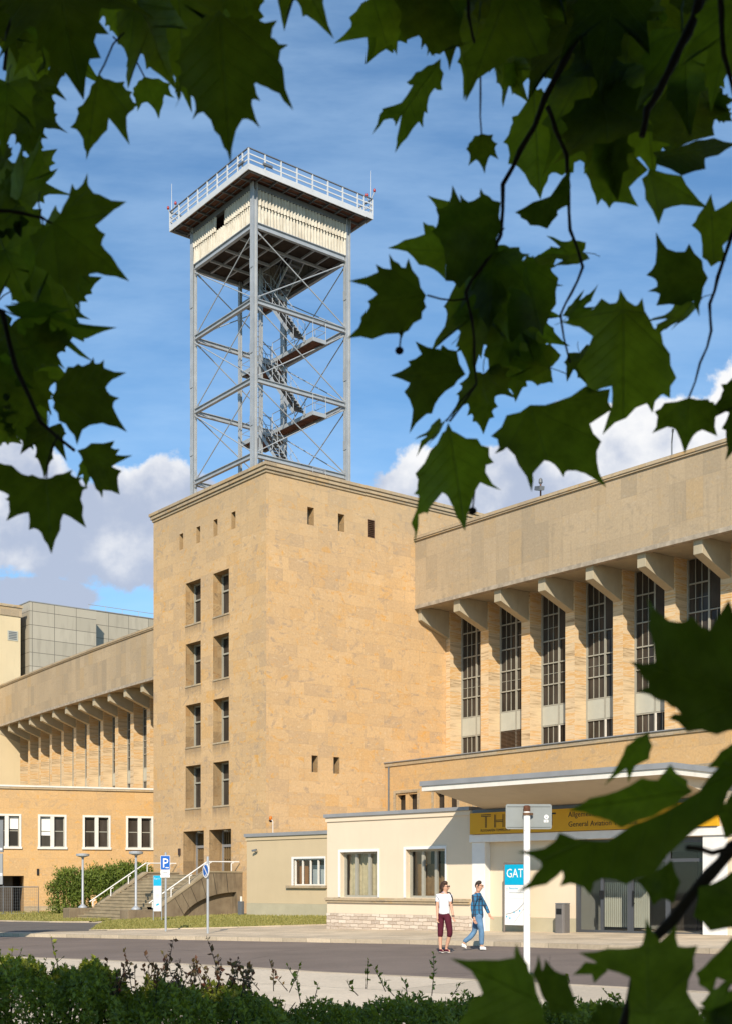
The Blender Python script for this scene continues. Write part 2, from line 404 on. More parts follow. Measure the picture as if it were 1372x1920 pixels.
def glass_dark(name='dark window glass', col=(.030, .025, .020), rough=0.06):
    g = G(name); p = g.obj(); n = g.noise(p, 0.9, 3, 0.5)
    g.bump(n, 0.04, 0.05)
    c = g.mix(g.rng(g.noise(g.map(p, (1.3, 1.3, .35)), 0.9, 4), 0.4, 0.7), col, tuple(x*2.4 for x in col))
    return g.fin(c, rough, 0, 0.5)
M['glass'] = glass_dark()
M['glass'].node_tree.nodes['Principled BSDF'].inputs['Specular IOR Level'].default_value = 0.16
def glass_clear():
    g = G('clear pane'); t = g.n('ShaderNodeBsdfTransparent'); t.inputs[0].default_value = (.86, .88, .87, 1)
    gl = g.n('ShaderNodeBsdfGlossy'); gl.inputs['Roughness'].default_value = 0.03; gl.inputs[0].default_value = (.9, .92, .95, 1)
    lw = g.n('ShaderNodeLayerWeight'); lw.inputs[0].default_value = 0.5
    mx = g.n('ShaderNodeMixShader'); g.L.new(g.math('ADD', g.math('MULTIPLY', g.math('POWER', lw.outputs['Facing'], 4.0), 0.8), 0.05), mx.inputs[0])
    g.L.new(t.outputs[0], mx.inputs[1]); g.L.new(gl.outputs[0], mx.inputs[2]); g.L.new(mx.outputs[0], g.out.inputs[0]); return g.mat
M['clear'] = glass_clear()
M['black'] = paint('black plastic', (.012, .012, .012), 0.2, 0.5, 4, 0.0)
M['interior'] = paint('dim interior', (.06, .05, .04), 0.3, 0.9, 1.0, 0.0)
M['curtain'] = paint('pale curtain', (.50, .43, .28), 0.2, 0.9, 6, 0.0)
M['curtain_brown'] = paint('brown curtain', (.20, .12, .055), 0.3, 0.9, 6, 0.0)
M['blind'] = paint('white blind', (.75, .74, .72), 0.04, 0.8, 4, 0.0)
def asphalt(name, col, mark=0.2):
    g = G(name); p = g.geo()
    n = g.noise(p, 0.35, 6, 0.6); f = g.noise(p, 22, 3, 0.7)
    st = g.noise(g.map(p, (0.18, 1.1, 1), rot=(0, 0, 0.75)), 0.7, 4)
    c = g.mix(g.rng(n, 0.3, 0.72), tuple(x*(1-mark) for x in col), tuple(x*(1+mark*.6) for x in col))
    c = g.mix(g.rng(st, 0.55, 0.75, 0, 0.25), c, tuple(x*0.6 for x in col))
    c = g.mix(1.0, c, g.ramp(f, [(0.3, (.85, .85, .85)), (0.7, (1.12, 1.12, 1.12))]), 'MULTIPLY')
    vo = g.n('ShaderNodeTexVoronoi', feature='DISTANCE_TO_EDGE'); g.put(vo.inputs['Vector'], g.map(p, (0.14, 0.14, 1), loc=(0.3, .2, 0))); vo.inputs['Scale'].default_value = 1.0
    wob = g.math('ADD', vo.outputs[0], g.math('MULTIPLY', g.math('SUBTRACT', g.noise(p, 1.5, 4), 0.5), 0.03))
    c = g.mix(g.rng(wob, 0.0, 0.004, 0.5, 0), c, tuple(x*0.4 for x in col))
    g.bump(f, 0.3, 0.01); return g.fin(c, 0.9, 0, 0.2)
M['asphalt'] = asphalt('worn road asphalt', (.21, .167, .137))
M['driveway'] = asphalt('grey driveway asphalt', (.15, .135, .12))
def paving(name, col, w, h, rot, dirt=0.3, gap=.35):
    g = G(name); p = g.geo(); m = g.map(p, (1, 1, 1), rot=(0, 0, rot))
    br = g.brick(m, w, h, 0.015, 0.5); rnd = sep(g, br.outputs['Color'])[0]
    c = g.ramp(rnd, [(0, tuple(x*.82 for x in col)), (0.5, col), (1, tuple(min(1, x*1.12) for x in col))])
    n = g.noise(p, 0.45, 6, 0.62); c = g.mix(g.rng(n, 0.42, 0.72, 0, dirt, True), c, tuple(x*.55 for x in col))
    f = g.noise(p, 14, 4, 0.7); c = g.mix(1.0, c, g.ramp(f, [(0.3, (.86, .86, .86)), (0.7, (1.1, 1.1, 1.1))]), 'MULTIPLY')
    c = g.mix(g.math('MULTIPLY', br.outputs['Fac'], gap), c, (.12, .11, .08))
    g.bump(g.math('SUBTRACT', g.math('MULTIPLY', f, .3), br.outputs['Fac']), 0.4, 0.01); return g.fin(c, 0.9, 0, 0.2)
M['paving'] = paving('pavement slabs', (.58, .48, .345), 0.9, 0.6, 0.77, 0.4)
M['near_paving'] = paving('near pavement concrete', (.60, .51, .385), 5.5, 2.6, 0.74, 0.25, gap=.8)
M['kerb'] = paving('kerb stone', (.52, .43, .31), 1.0, 5.0, 0.77, 0.4)
def soil():
    g = G('dry soil and moss'); p = g.geo(); n = g.noise(p, 1.2, 7, 0.65)
    c = g.ramp(n, [(0.3, (.05, .04, .025)), (0.5, (.10, .08, .05)), (0.7, (.07, .08, .03))]); g.bump(n, 0.5, 0.05); return g.fin(c, 0.95, 0, 0.1)
M['soil'] = soil()
def lawn():
    g = G('mown lawn'); p = g.geo(); n = g.noise(p, 0.5, 6, 0.65); f = g.noise(g.map(p, (1, .35, 1)), 16, 4, 0.7)
    c = g.mix(g.rng(n, 0.35, 0.68), (.19, .19, .045), (.36, .29, .10))
    c = g.mix(1.0, c, g.ramp(f, [(0.3, (.6, .6, .6)), (0.7, (1.25, 1.25, 1.25))]), 'MULTIPLY'); g.bump(f, 0.8, 0.04); return g.fin(c, 0.95, 0, 0.1)
M['lawn'] = lawn()
def rubble():
    g = G('pale rubble stone'); uv = g.uv()
    wob = g.noise(uv, 3.0, 3); wv = g.n('ShaderNodeVectorMath', operation='ADD'); g.put(wv.inputs[0], uv)
    cb = g.n('ShaderNodeCombineXYZ'); g.put(cb.inputs[1], g.math('MULTIPLY', g.math('SUBTRACT', wob, .5), .10)); g.L.new(cb.outputs[0], wv.inputs[1])
    br = g.brick(wv.outputs[0], 0.42, 0.13, 0.012, 0.5); rnd = sep(g, br.outputs['Color'])[0]
    c = g.ramp(rnd, [(0, (.40, .32, .25)), (.5, (.58, .48, .38)), (1, (.66, .58, .48))])
    f = g.noise(uv, 12, 5, .7); c = g.mix(g.rng(f, .45, .7, 0, .5), c, (.68, .62, .54))
    c = g.mix(g.math('MULTIPLY', br.outputs['Fac'], .7), c, (.30, .22, .15))
    g.bump(g.math('SUBTRACT', g.math('MULTIPLY', f, .8), br.outputs['Fac']), 0.7, 0.03); return g.fin(c, 0.9, 0, 0.2)
M['rubble'] = rubble()
def stair_stone():
    g = G('weathered stair concrete'); uv = g.uv(); p = g.obj()
    n = g.noise(p, 0.9, 6, .65); st = g.noise(g.map(p, (3, 3, .3)), 1.2, 5, .65)
    c = g.mix(g.rng(n, .35, .7), (.15, .115, .075), (.25, .20, .13)); c = g.mix(g.rng(st, .48, .75, 0, .7, True), c, (.085, .065, .045))
    f = g.noise(p, 14, 4, .7); g.bump(f, .4, .01); return g.fin(c, .9, 0, .2)
M['stair'] = stair_stone()
M['tread'] = paint('worn stone treads', (.34, .275, .175), 0.25, 0.9, 1.5, 0.3, 20)
def metal_panel():
    g = G('grey facade panels'); uv = g.uv(); br = g.brick(uv, 2.45, 1.42, 0.035, 0.0); rnd = sep(g, br.outputs['Color'])[0]
    c = g.ramp(rnd, [(0, (.37, .335, .26)), (1, (.43, .39, .305))])
    c = g.mix(g.rng(g.noise(g.map(uv, (1.5, .2, 1)), 1.2, 4), .5, .8, 0, .4), c, (.17, .155, .12))
    c = g.mix(g.math('MULTIPLY', br.outputs['Fac'], .75), c, (.06, .055, .045)); return g.fin(c, .6, .1, .4)
M['metal_panel'] = metal_panel()
def leafmat(name, lo, hi, trans, rough=0.5, wt=0.45, attr='rnd', veins=False):
    g = G(name); a = g.n('ShaderNodeAttribute', attribute_name=attr)
    c = g.mix(a.outputs['Fac'], lo, hi); tr = g.mix(a.outputs['Fac'], tuple(x*.45 for x in trans), tuple(min(1, x*1.25) for x in trans))
    if veins:
        u = sep(g, g.uv()); ax = g.math('ABSOLUTE', u[0]); y = u[1]
        def line(co, si, w):
            d = g.math('ABSOLUTE', g.math('SUBTRACT', g.math('MULTIPLY', ax, co), g.math('MULTIPLY', y, si))); return g.rng(d, 0.0, w, 1.0, 0.0)
        v = g.math('MAXIMUM', g.math('MAXIMUM', line(1.0, 0.0, .012), line(.70, .71, .010)), line(.16, .985, .009))
        fr = g.math('FRACT', g.math('MULTIPLY', g.math('SUBTRACT', y, g.math('MULTIPLY', ax, .85)), 8.5))
        v2 = g.rng(g.math('ABSOLUTE', g.math('SUBTRACT', fr, .5)), 0.0, .07, .5, 0)
        v = g.math('MULTIPLY', g.math('MAXIMUM', v, v2), .8)
        c = g.mix(v, c, tuple(min(1, x*2.0+.01) for x in hi)); tr = g.mix(v, tr, tuple(x*.35 for x in trans))
        mo = g.noise(g.uv(), 3.2, 6, .65); mo = g.ramp(mo, [(.3, (.6, .62, .5)), (.7, (1.3, 1.28, 1.3))]); c = g.mix(1.0, c, mo, 'MULTIPLY'); tr = g.mix(1.0, tr, mo, 'MULTIPLY')
        g.bump(g.math('MULTIPLY', v, -1.0), .5, .01)
    g.fin(c, rough, 0, .35)
    t = g.n('ShaderNodeBsdfTranslucent'); g.put(t.inputs[0], tr)
    mx = g.n('ShaderNodeMixShader'); mx.inputs[0].default_value = wt
    g.L.new(g.b.outputs[0], mx.inputs[1]); g.L.new(t.outputs[0], mx.inputs[2]); g.L.new(mx.outputs[0], g.out.inputs[0]); return g.mat
M['plane_leaf'] = leafmat('plane tree leaf', (.024, .045, .010), (.066, .105, .018), (.20, .30, .010), .45, .5, veins=True)
M['privet'] = leafmat('privet leaf', (.12, .14, .012), (.33, .35, .035), (.36, .40, .02), .5, .3)
M['red_leaf'] = leafmat('reddish shrub leaf', (.24, .075, .045), (.16, .15, .04), (.25, .12, .05), .5, .3)
M['thuja'] = leafmat('thuja foliage', (.055, .095, .012), (.17, .22, .03), (.12, .17, .02), .6, .2)
M['grass_blade'] = leafmat('grass blade', (.20, .21, .045), (.42, .36, .12), (.25, .27, .06), .6, .3)
M['bark'] = paint('dark twig bark', (.045, .032, .022), .4, .9, 8, .5, 60)
M['bark_trunk'] = paint('mottled plane bark', (.22, .19, .13), .5, .9, 3, .5, 12)
M['skin'] = paint('skin', (.58, .33, .22), .08, .5, 8, .0)
# ------------------------------------------------------------------ ground
def off(L, d):                                # offset a polyline to its right hand side
    out = []
    for i, p in enumerate(L):
        t = (Vector(L[min(i+1, len(L)-1)])-Vector(L[max(i-1, 0)])).normalized(); out.append((p[0]+t.y*d, p[1]-t.x*d))
    return out
mb = MB()
for i in range(-12, 12):
    for j in range(-4, 20):
        q = []
        for (a, b) in ((i, j), (i+1, j), (i+1, j+1), (i, j+1)):
            x, y = a*25.0, b*25.0; q.append((x, y, gz(x)-0.03))
        mb.face(q)
tag(mb.build('ground', M['soil'], smooth=True), kind='structure')
FAR_KERB = [(-60, 88), (-30, 63), (-14.3, 50.3), (-4.25, 41.8), (3.15, 35.6), (8.3, 29.2), (16, 19.5), (30, 2)]
NEAR_KERB = [(-45, 62), (-22, 44.5), (-6.4, 31.4), (-2.8, 27.9), (-0.95, 25.6), (1.75, 23.0), (5.4, 19.2), (20, 1)]
strip('road', FAR_KERB, NEAR_KERB, 0.0, M['asphalt'], n=30, m=4)
FAR_IN = off(FAR_KERB, -0.16)
def kerb(name, A, B, ztop, zbot):
    mb = MB()
    for i in range(len(A)-1):
        n = max(1, int((Vector(A[i+1])-Vector(A[i])).length/4))
        for k in range(n):
            a0 = Vector(A[i]).lerp(Vector(A[i+1]), k/n); a1 = Vector(A[i]).lerp(Vector(A[i+1]), (k+1)/n)
            b0 = Vector(B[i]).lerp(Vector(B[i+1]), k/n); b1 = Vector(B[i]).lerp(Vector(B[i+1]), (k+1)/n)
            P = lambda p, z: (p.x, p.y, gz(p.x)+z)
            mb.face([P(a0, ztop), P(a1, ztop), P(b1, ztop), P(b0, ztop)])
            mb.face([P(a0, zbot), P(a1, zbot), P(a1, ztop), P(a0, ztop)])
            mb.face([P(b0, zbot), P(b1, zbot), P(b1, ztop), P(b0, ztop)])
    tag(mb.build(name, M['kerb']), kind='structure')
kerb('kerb', FAR_KERB, FAR_IN, 0.124, -0.02)
BACK = [(-60, 130), (-40, 120), (-22, 104), (-12, 92), (0, 78), (12, 64), (22, 52), (40, 40)]
strip('pavement', FAR_IN, BACK, 0.12, M['paving'], n=30, m=10)
NEAR_IN = off(NEAR_KERB, 0.2)
kerb('near_kerb', NEAR_IN, NEAR_KERB, 0.05, -0.02)
strip('near_pavement', NEAR_IN, [(-40, 50), (-18, 30), (-8, 16), (-3, 13.5), (0, 12.5), (2, 12), (4, 11), (14, 1)], 0.046, M['near_paving'], n=24, m=4)
strip('driveway', [(-30, 64.2), (-17, 53.6), (-13.4, 50.6), (-10.2, 50.9)], [(-42, 88), (-22, 72), (-15.2, 64.5), (-12.2, 61.3)], 0.128, M['driveway'], n=10, m=6)
LAWN_A = [(-11.0, 51.6), (-8.5, 51.3), (-6.1, 51.4), (-3.6, 52.2), (-1.3, 53.0)]
LAWN_B = [(-12.2, 60.2), (-10.5, 64.4), (-7.0, 69.6), (-5.8, 66.2), (0.4, 60.2)]
strip('lawn', LAWN_A, LAWN_B, lambda t: 0.10+0.05*min(1, t*4)+0.10*t, M['lawn'], n=14, m=8)
kerb('lawn_edge', off(LAWN_A, 0.22), LAWN_A, 0.15, 0.05)
LAWN2_A = [(-24.5, 77), (-19, 69.2), (-15.8, 65.4), (-13.6, 64.2)]
LAWN2_B = [(-26, 92), (-21, 91), (-16.5, 88), (-12.5, 82)]
strip('lawn', LAWN2_A, LAWN2_B, lambda t: 0.13+0.05*min(1, t*5), M['lawn'], n=10, m=8)
kerb('lawn_edge', off(LAWN2_A, 0.25), LAWN2_A, 0.17, 0.05)
def blades(name, A, B, n, h, mat):
    A = [Vector(p) for p in A]; B = [Vector(p) for p in B]
    t = RNG.random(n)*(len(A)-1); k = np.minimum(t.astype(int), len(A)-2); f = t-k; s = RNG.random(n)**1.3
    PA = np.array([tuple(p) for p in A]); PB = np.array([tuple(p) for p in B])
    a = PA[k]*(1-f)[:, None]+PA[k+1]*f[:, None]; b = PB[k]*(1-f)[:, None]+PB[k+1]*f[:, None]
    p = a*(1-s)[:, None]+b*s[:, None]
    z = 0.02*p[:, 0]-0.06+0.12+0.05*np.minimum(1, s*4)+0.09*s
    ang = RNG.random(n)*6.283; w = .02+.02*RNG.random(n); hh = h*(.5+RNG.random(n)); lean = (RNG.random((n, 2))-.5)*h
    V = np.zeros((n, 3, 3)); dx = np.cos(ang)*w; dy = np.sin(ang)*w
    V[:, 0] = np.stack([p[:, 0]-dx, p[:, 1]-dy, z-.03], 1); V[:, 1] = np.stack([p[:, 0]+dx, p[:, 1]+dy, z-.03], 1)
    V[:, 2] = np.stack([p[:, 0]+lean[:, 0], p[:, 1]+lean[:, 1], z+hh], 1)
    o = np_mesh(name, V.reshape(-1, 3), np.arange(n*3).reshape(n, 3), mat, np.repeat(RNG.random(n), 3)); return o
def np_mesh(name, V, Fc, mat, rnd=None, parent=None, smooth=False):
    me = bpy.data.meshes.new(name); nf, k = Fc.shape
    me.vertices.add(len(V)); me.vertices.foreach_set('co', np.ascontiguousarray(V, dtype=np.float32).ravel())
    me.loops.add(nf*k); me.loops.foreach_set('vertex_index', Fc.astype(np.int32).ravel())
    me.polygons.add(nf); me.polygons.foreach_set('loop_start', (np.arange(nf)*k).astype(np.int32))
    try: me.polygons.foreach_set('loop_total', np.full(nf, k, dtype=np.int32))
    except Exception: pass
    if rnd is not None:
        at_ = me.attributes.new('rnd', 'FLOAT', 'POINT'); at_.data.foreach_set('value', rnd.astype(np.float32))
    me.materials.append(mat); me.update(calc_edges=True); me.validate()
    if smooth: me.polygons.foreach_set('use_smooth', [True]*nf)
    o = bpy.data.objects.new(name, me); COL.objects.link(o)
    if parent: o.parent = parent
    return o
tag(blades('grass', LAWN_A, LAWN_B, 26000, 0.07, M['grass_blade']), 'short sunlit grass blades on the lawn before the stone stairs', 'grass', kind='stuff')
tag(blades('grass', LAWN2_A, LAWN2_B, 9000, 0.07, M['grass_blade']), 'short grass blades on the left lawn below the thuja hedge', 'grass', kind='stuff')
# ------------------------------------------------------------------ the frames the buildings stand in
TW = Matrix.Translation((-5.24, 68.0, 0)) @ Matrix.Rotation(math.atan2(-0.786, 0.619), 4, 'Z')      # tower corner; x along the facade, y into the building
AN = Matrix.Translation((-1.43, 48.0, 0)) @ Matrix.Rotation(math.atan2(-0.712, 0.702), 4, 'Z')      # annex corner
def window(parent, plane, pos, hole, cols=2, rows=(0.5,), fw=0.07, mw=0.06, fd=0.06, glass='glass', frame='frame', thick=None, blind=None, sill=None):
    """Pane with its frame in a recess: plane 'y' looks to -y, plane 'x' looks to +x; pos is the pane's plane."""
    b0, b1, c0, c1 = hole[:4]
    def BX(mb, a0, a1, z0, z1, d0, d1):
        if plane == 'y': mb.box(a0, a1, pos-d1, pos-d0, z0, z1)
        else: mb.box(pos+d0, pos+d1, a0, a1, z0, z1)
    g = MB()
    if plane == 'y': g.face([(b0, pos, c0), (b1, pos, c0), (b1, pos, c1), (b0, pos, c1)])
    else: g.face([(pos, b0, c0), (pos, b1, c0), (pos, b1, c1), (pos, b0, c1)])
    w = g.build('window', M[glass], parent)
    f = MB()
    BX(f, b0, b0+fw, c0, c1, 0.002, fd); BX(f, b1-fw, b1, c0, c1, 0.002, fd)
    BX(f, b0+fw, b1-fw, c0, c0+fw, 0.002, fd); BX(f, b0+fw, b1-fw, c1-fw, c1, 0.002, fd)
    for i in range(1, cols):
        x = b0+(b1-b0)*i/cols; m = mw*(1.6 if thick == i else 1); BX(f, x-m/2, x+m/2, c0+fw, c1-fw, 0.004, fd*0.95)
    for r in rows:
        z = c0+(c1-c0)*r; BX(f, b0+fw, b1-fw, z-mw/2, z+mw/2, 0.006, fd*0.9)
    f.build('frame', M[frame], w)
    if sill:
        s = MB(); BX(s, b0-sill, b1+sill, c0-0.09, c0-0.004, -0.3, fd+0.12); s.build('sill', M['white_trim'] if frame == 'white_trim' else M['coping'], w)
    if blind:
        s = MB(); z0 = c1-(c1-c0)*blind[2]; BX(s, b0+(b1-b0)*blind[0]+fw, b0+(b1-b0)*blind[1]-fw*.5, z0, c1-fw, 0.003, 0.012); s.build('blind', M['blind'], w)
    return w
# ------------------------------------------------------------------ stone tower
tower = empty('stone_tower', mat=TW)
tag(tower, 'tall square tower clad in yellow sandstone slabs carrying the steel lattice mast', 'tower')
rows_z = [(16.55, 19.05), (13.03, 15.53), (9.50, 12.0), (5.98, 8.48)]
LH = []
for (z0, z1) in rows_z:
    LH += [(-8.35, -6.67, z0, z1), (-5.32, -3.68, z0, z1)]
DOORS = [(-8.62, -6.33, 2.2, 4.72, 1.0), (-5.75, -3.45, 2.2, 4.72, 1.0)]
SML = [(u-0.21, u+0.21, 21.12, 22.05, 0.55) for u in (-8.85, -6.94, -5.08, -3.22)]
RH = [(2.66, 3.10, 21.12, 22.08, 0.55), (4.73, 5.17, 21.12, 22.08, 0.55), (6.75, 7.27, 21.12, 22.12, 0.12),
      (2.95, 3.36, 7.75, 8.66, 0.55), (4.42, 4.83, 7.75, 8.66, 0.55)]
mb = MB()
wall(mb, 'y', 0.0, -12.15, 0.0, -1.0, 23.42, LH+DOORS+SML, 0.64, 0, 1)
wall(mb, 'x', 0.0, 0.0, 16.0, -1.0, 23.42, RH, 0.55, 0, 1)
mb.face([(-12.15, 0, -1), (-12.15, 16, -1), (-12.15, 16, 23.42), (-12.15, 0, 23.42)])
mb.face([(-12.15, 16, -1), (0, 16, -1), (0, 16, 23.42), (-12.15, 16, 23.42)])
mb.face([(-11.7, .45, 23.3), (-.45, .45, 23.3), (-.45, 15.6, 23.3), (-11.7, 15.6, 23.3)])
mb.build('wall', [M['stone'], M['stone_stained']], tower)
co = MB()
for (o_, z0, z1) in ((0.07, 23.42, 23.56), (0.15, 23.563, 23.75), (0.22, 23.753, 23.93)):
    co.box(-12.15-o_, o_, -o_, 0.55, z0, z1); co.box(-0.5, o_, 0.553, 16+o_, z0, z1)
    co.box(-12.15-o_, -11.6, 0.553, 16+o_, z0, z1); co.box(-11.597, -0.503, 15.5, 16+o_, z0, z1)
co.build('cornice', M['coping'], tower, bevel=0.015)
for h in LH:
    window(tower, 'y', 0.645, h, 2, (0.62,), .09, .09, .09, sill=None)
    s = MB(); s.box(h[0]-.03, h[1]+.03, -0.035, 0.62, h[2]-.02, h[2]+.07); s.build('window_sill', M['coping'], tower)
for h in SML: window(tower, 'y', 0.555, h, 1, (), .05)
for i, h in enumerate(RH):
    if i == 2:
        v = MB(); v.box(-.118, -.11, h[0], h[1], h[2], h[3])
        for k in range(9):
            z = h[2]+.06+k*.105; v.bar((-.05, h[0]+.02, z), (-.05, h[1]-.02, z), .10, .015, up=(.5, 0, .8))
        v.box(-.1, .012, h[0], h[0]+.035, h[2], h[3]); v.box(-.1, .012, h[1]-.035, h[1], h[2], h[3]); v.box(-.1, .012, h[0]+.035, h[1]-.035, h[3]-.035, h[3])
        v.build('vent_grille', paint('rusty louvre', (.14, .08, .05), .4, .7, 5), tower)
    else: window(tower, 'x', -0.555, h, 1, (), .05)
for h in DOORS:
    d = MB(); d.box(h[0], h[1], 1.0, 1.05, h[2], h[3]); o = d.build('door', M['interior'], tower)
    f = MB(); x0, x1 = h[0], h[1]
    f.box(x0, x0+.14, .84, .998, h[2], h[3]); f.box(x1-.14, x1, .84, .998, h[2], h[3]); f.box(x0+.14, x1-.14, .85, .998, h[3]-.12, h[3]); f.box(x0+.14, x1-.14, .85, .998, h[3]-.95, h[3]-.8)
    f.build('door_frame', paint('grey door frame', (.24, .24, .24), .1, .5), o)
    b = MB(); n = 9
    for k in range(n+1):
        x = x0+.16+(x1-x0-.32)*k/n; b.box(x-.045, x+.045, .90, .99, h[2], h[3]-.95)
        b.box(x-.03, x+.03, .90, .99, h[3]-.8, h[3]-.12)
    for z in (h[2]+.9, h[2]+.08): b.box(x0+.14, x1-.14, .89, .985, z, z+.08)
    b.build('door_grille', paint('bronze door bars', (.26, .18, .09), .2, .5, metal=.4), o)
    l = MB(); l.lathe([(.16, 0), (.17, .05), (.1, .09)], ((x0+x1)/2, .45, h[3]-.09), 14); l.build('ceiling_lamp', M['white_trim'], tower, smooth=True)
s = MB(); s.box(-9.05, -8.9, -.12, 0, 3.35, 3.75); s.build('door_intercom', paint('dark bronze box', (.05, .035, .03)), tower, bevel=.02)
# ------------------------------------------------------------------ curved terminal wings
V0 = 10.25
def warp(p): return Vector((p.x, V0+p.x*p.x/1422.0+p.y, p.z))
def wing(name, label, s0, s1, cents, zbase, half=0.325, pitch=3.24):
    r = empty(name, mat=TW); tag(r, label, 'building')
    N = max(2, int((s1-s0)/1.62)); S = [s0+(s1-s0)*k/N for k in range(N+1)]
    def run(mb, d0, d1, z0, z1, sub=None):
        for a, b in zip(S[:-1], S[1:]):
            mb.face([(a, d0, z0), (b, d0, z0), (b, d0, z1), (a, d0, z1)]); mb.face([(a, d1, z0), (b, d1, z0), (b, d1, z1), (a, d1, z1)])
            mb.face([(a, d0, z0), (b, d0, z0), (b, d1, z0), (a, d1, z0)]); mb.face([(a, d0, z1), (b, d0, z1), (b, d1, z1), (a, d1, z1)])
        for a in (s0, s1): mb.face([(a, d0, z0), (a, d1, z0), (a, d1, z1), (a, d0, z1)])
    m = MB(); run(m, 0, .35, 17.74, 21.43); m.build('fascia', M['stone_grey'], r, warp)
    m = MB(); run(m, -.05, .35, 17.52, 17.735); m.build('fascia_lip', M['lip'], r, warp)
    m = MB(); run(m, -.09, .45, 21.433, 21.52); run(m, -.14, .5, 21.523, 21.68); m.build('coping', M['coping'], r, warp)
    m = MB(); run(m, .353, 3.6, 17.66, 17.9); m.build('soffit', M['soffit'], r, warp)
    m = MB(); run(m, .36, 16, 21.1, 21.3); m.build('roof', M['roof_grey'], r, warp)
    m = MB(); run(m, 3.5, 3.8, zbase-8.4, zbase+.6); m.build('wall', M['stone_warm'], r, warp)
    for i, c in enumerate(cents):
        if not (s0-.4 < c < s1+.4): continue
        m = MB(); lo = max(c-half, s0+.01); hi = min(c+half, s1-.01)
        m.box(lo, hi, 2.35, 3.6, zbase-1, 17.655); m.build('pilaster', M['travertine'], r, warp)
        m = MB(); lo = max(c-.25, s0+.015); hi = min(c+.25, s1-.015)
        m.prism([(.20, 17.655), (.20, 16.88), (2.345, 16.06), (2.345, 17.655)], 0, lo, hi); m.build('bracket', M['soffit'], r, warp, bevel=.02)
        a, b = c+half, c+pitch-half
        if b > s1+1.3 or a < s0-.2: continue
        b = min(b, s1-.02); pw = 3.32
        g = MB(); g.face([(a, pw, zbase+.3), (b, pw, zbase+.3), (b, pw, 17.6), (a, pw, 17.6)]); w = g.build('window', M['glass'], r, warp)
        tr = [zbase+.3, zbase+1.33, zbase+2.45, zbase+3.6, zbase+4.75, zbase+5.98, zbase+7.4, 17.6]
        f = MB()
        def vb(x, wd, z0, z1, dd): f.box(x-wd/2, x+wd/2, pw-dd, pw-.004, z0, z1)
        vb(a+.05, .08, tr[0], 17.6, .10); vb(b-.05, .08, tr[0], 17.6, .10); vb((a+b)/2, .10, tr[0], 17.6, .095)
        for q in (0, 1):
            x0 = a+.1+q*((b-a)/2-.035); x1 = x0+(b-a)/2-.17
            for k in (1, 2):
                x = x0+(x1-x0)*k/3; vb(x, .03, tr[0], tr[1], .045); vb(x, .03, tr[2], 17.6, .045)
        for z in tr[:7]: f.box(a+.1, b-.1, pw-.085, pw-.005, z-.032, z+.032)
        for z in (tr[3]+.58, tr[5]+.7): f.box(a+.1, b-.1, pw-.04, pw-.006, z-.012, z+.012)
        f.build('frame', M['frame'], w, warp)
        p = MB(); p.box(a+.1, (a+b)/2-.065, pw-.09, pw-.01, tr[1]+.045, tr[2]-.045); p.box((a+b)/2+.065, b-.1, pw-.09, pw-.01, tr[1]+.045, tr[2]-.045); p.build('spandrel_panel', M['panel'], w, warp)
        if name == 'curved_terminal' and s0 >= 0:
            if i == 1:
                p = MB()
                for k in range(14): p.bar((a+.1, pw-.1, tr[0]+.05+k*.075), (b-.1, pw-.1, tr[0]+.05+k*.075), .09, .015, up=(0, .5, .8))
                p.build('louvre', paint('brown louvre', (.17, .12, .08), .2, .6), w, warp)
            elif i in (2, 3, 4, 5):
                p = MB(); x0 = (a+b)/2+.08; x1 = b-.12
                for (q0, q1, z0, z1) in ((x0, x0+.08, tr[0], tr[1]), (x1-.08, x1, tr[0], tr[1]), (x0+.08, x1-.08, tr[0], tr[0]+.08), (x0+.08, x1-.08, tr[1]-.08, tr[1])): p.box(q0, q1, pw-.17, pw-.132, z0+.05, z1-.04)
                p.build('open_sash', M['white_trim'], w, warp)
            if i in (2, 3, 4, 5):
                p = MB(); p.box((a+b)/2+.1, b-.13, pw-.128, pw-.120, tr[5]+.06, tr[6]+.35); p.build('dark_curtain', M['interior'], w, warp)
    return r
R_C = [0.06+3.24*k for k in range(11)]
wing('curved_terminal', 'curved sandstone terminal wing with bracketed eaves and tall gridded windows right of the tower', 0.012, 33.0, R_C, 9.0)
L_C = [-34.5+3.16*k for k in range(-11, 7)]
wing('curved_terminal', 'distant curved terminal wing with bracketed eaves left of the tower', -68.95, -12.2, L_C, 9.0, pitch=3.16)
# base block under the right wing
pod = empty('base_block', mat=TW); tag(pod, 'low sandstone base storey below the tall windows, behind the cream annex', 'building')
PW = [(1.88+3.24*k-.95, 1.88+3.24*k+.95, 4.7, 6.75, .3) for k in range(9)]
mb = MB(); wall(mb, 'y', 8.04, 0.01, 33, -1, 8.3, PW, .3); mb.face([(.01, 8.045, 8.3), (33, 8.045, 8.3), (33, 15, 8.3), (.01, 15, 8.3)]); mb.face([(33, 8.04, -1), (33, 15, -1), (33, 15, 8.3), (33, 8.04, 8.3)])
mb.build('wall', M['stone_warm'], pod)
mb = MB(); mb.box(.012, 33.1, 7.97, 8.5, 8.303, 8.50); mb.build('coping', M['coping'], pod)
mb = MB(); mb.box(.012, 33.1, 7.90, 8.52, 8.503, 8.55); mb.build('coping_flashing', M['roof_grey'], pod)
mb = MB(); mb.tube([(0.35, 7.99, -.3), (.35, 7.99, 8.28)], .05); mb.build('downpipe', M['steel_dark'], pod)
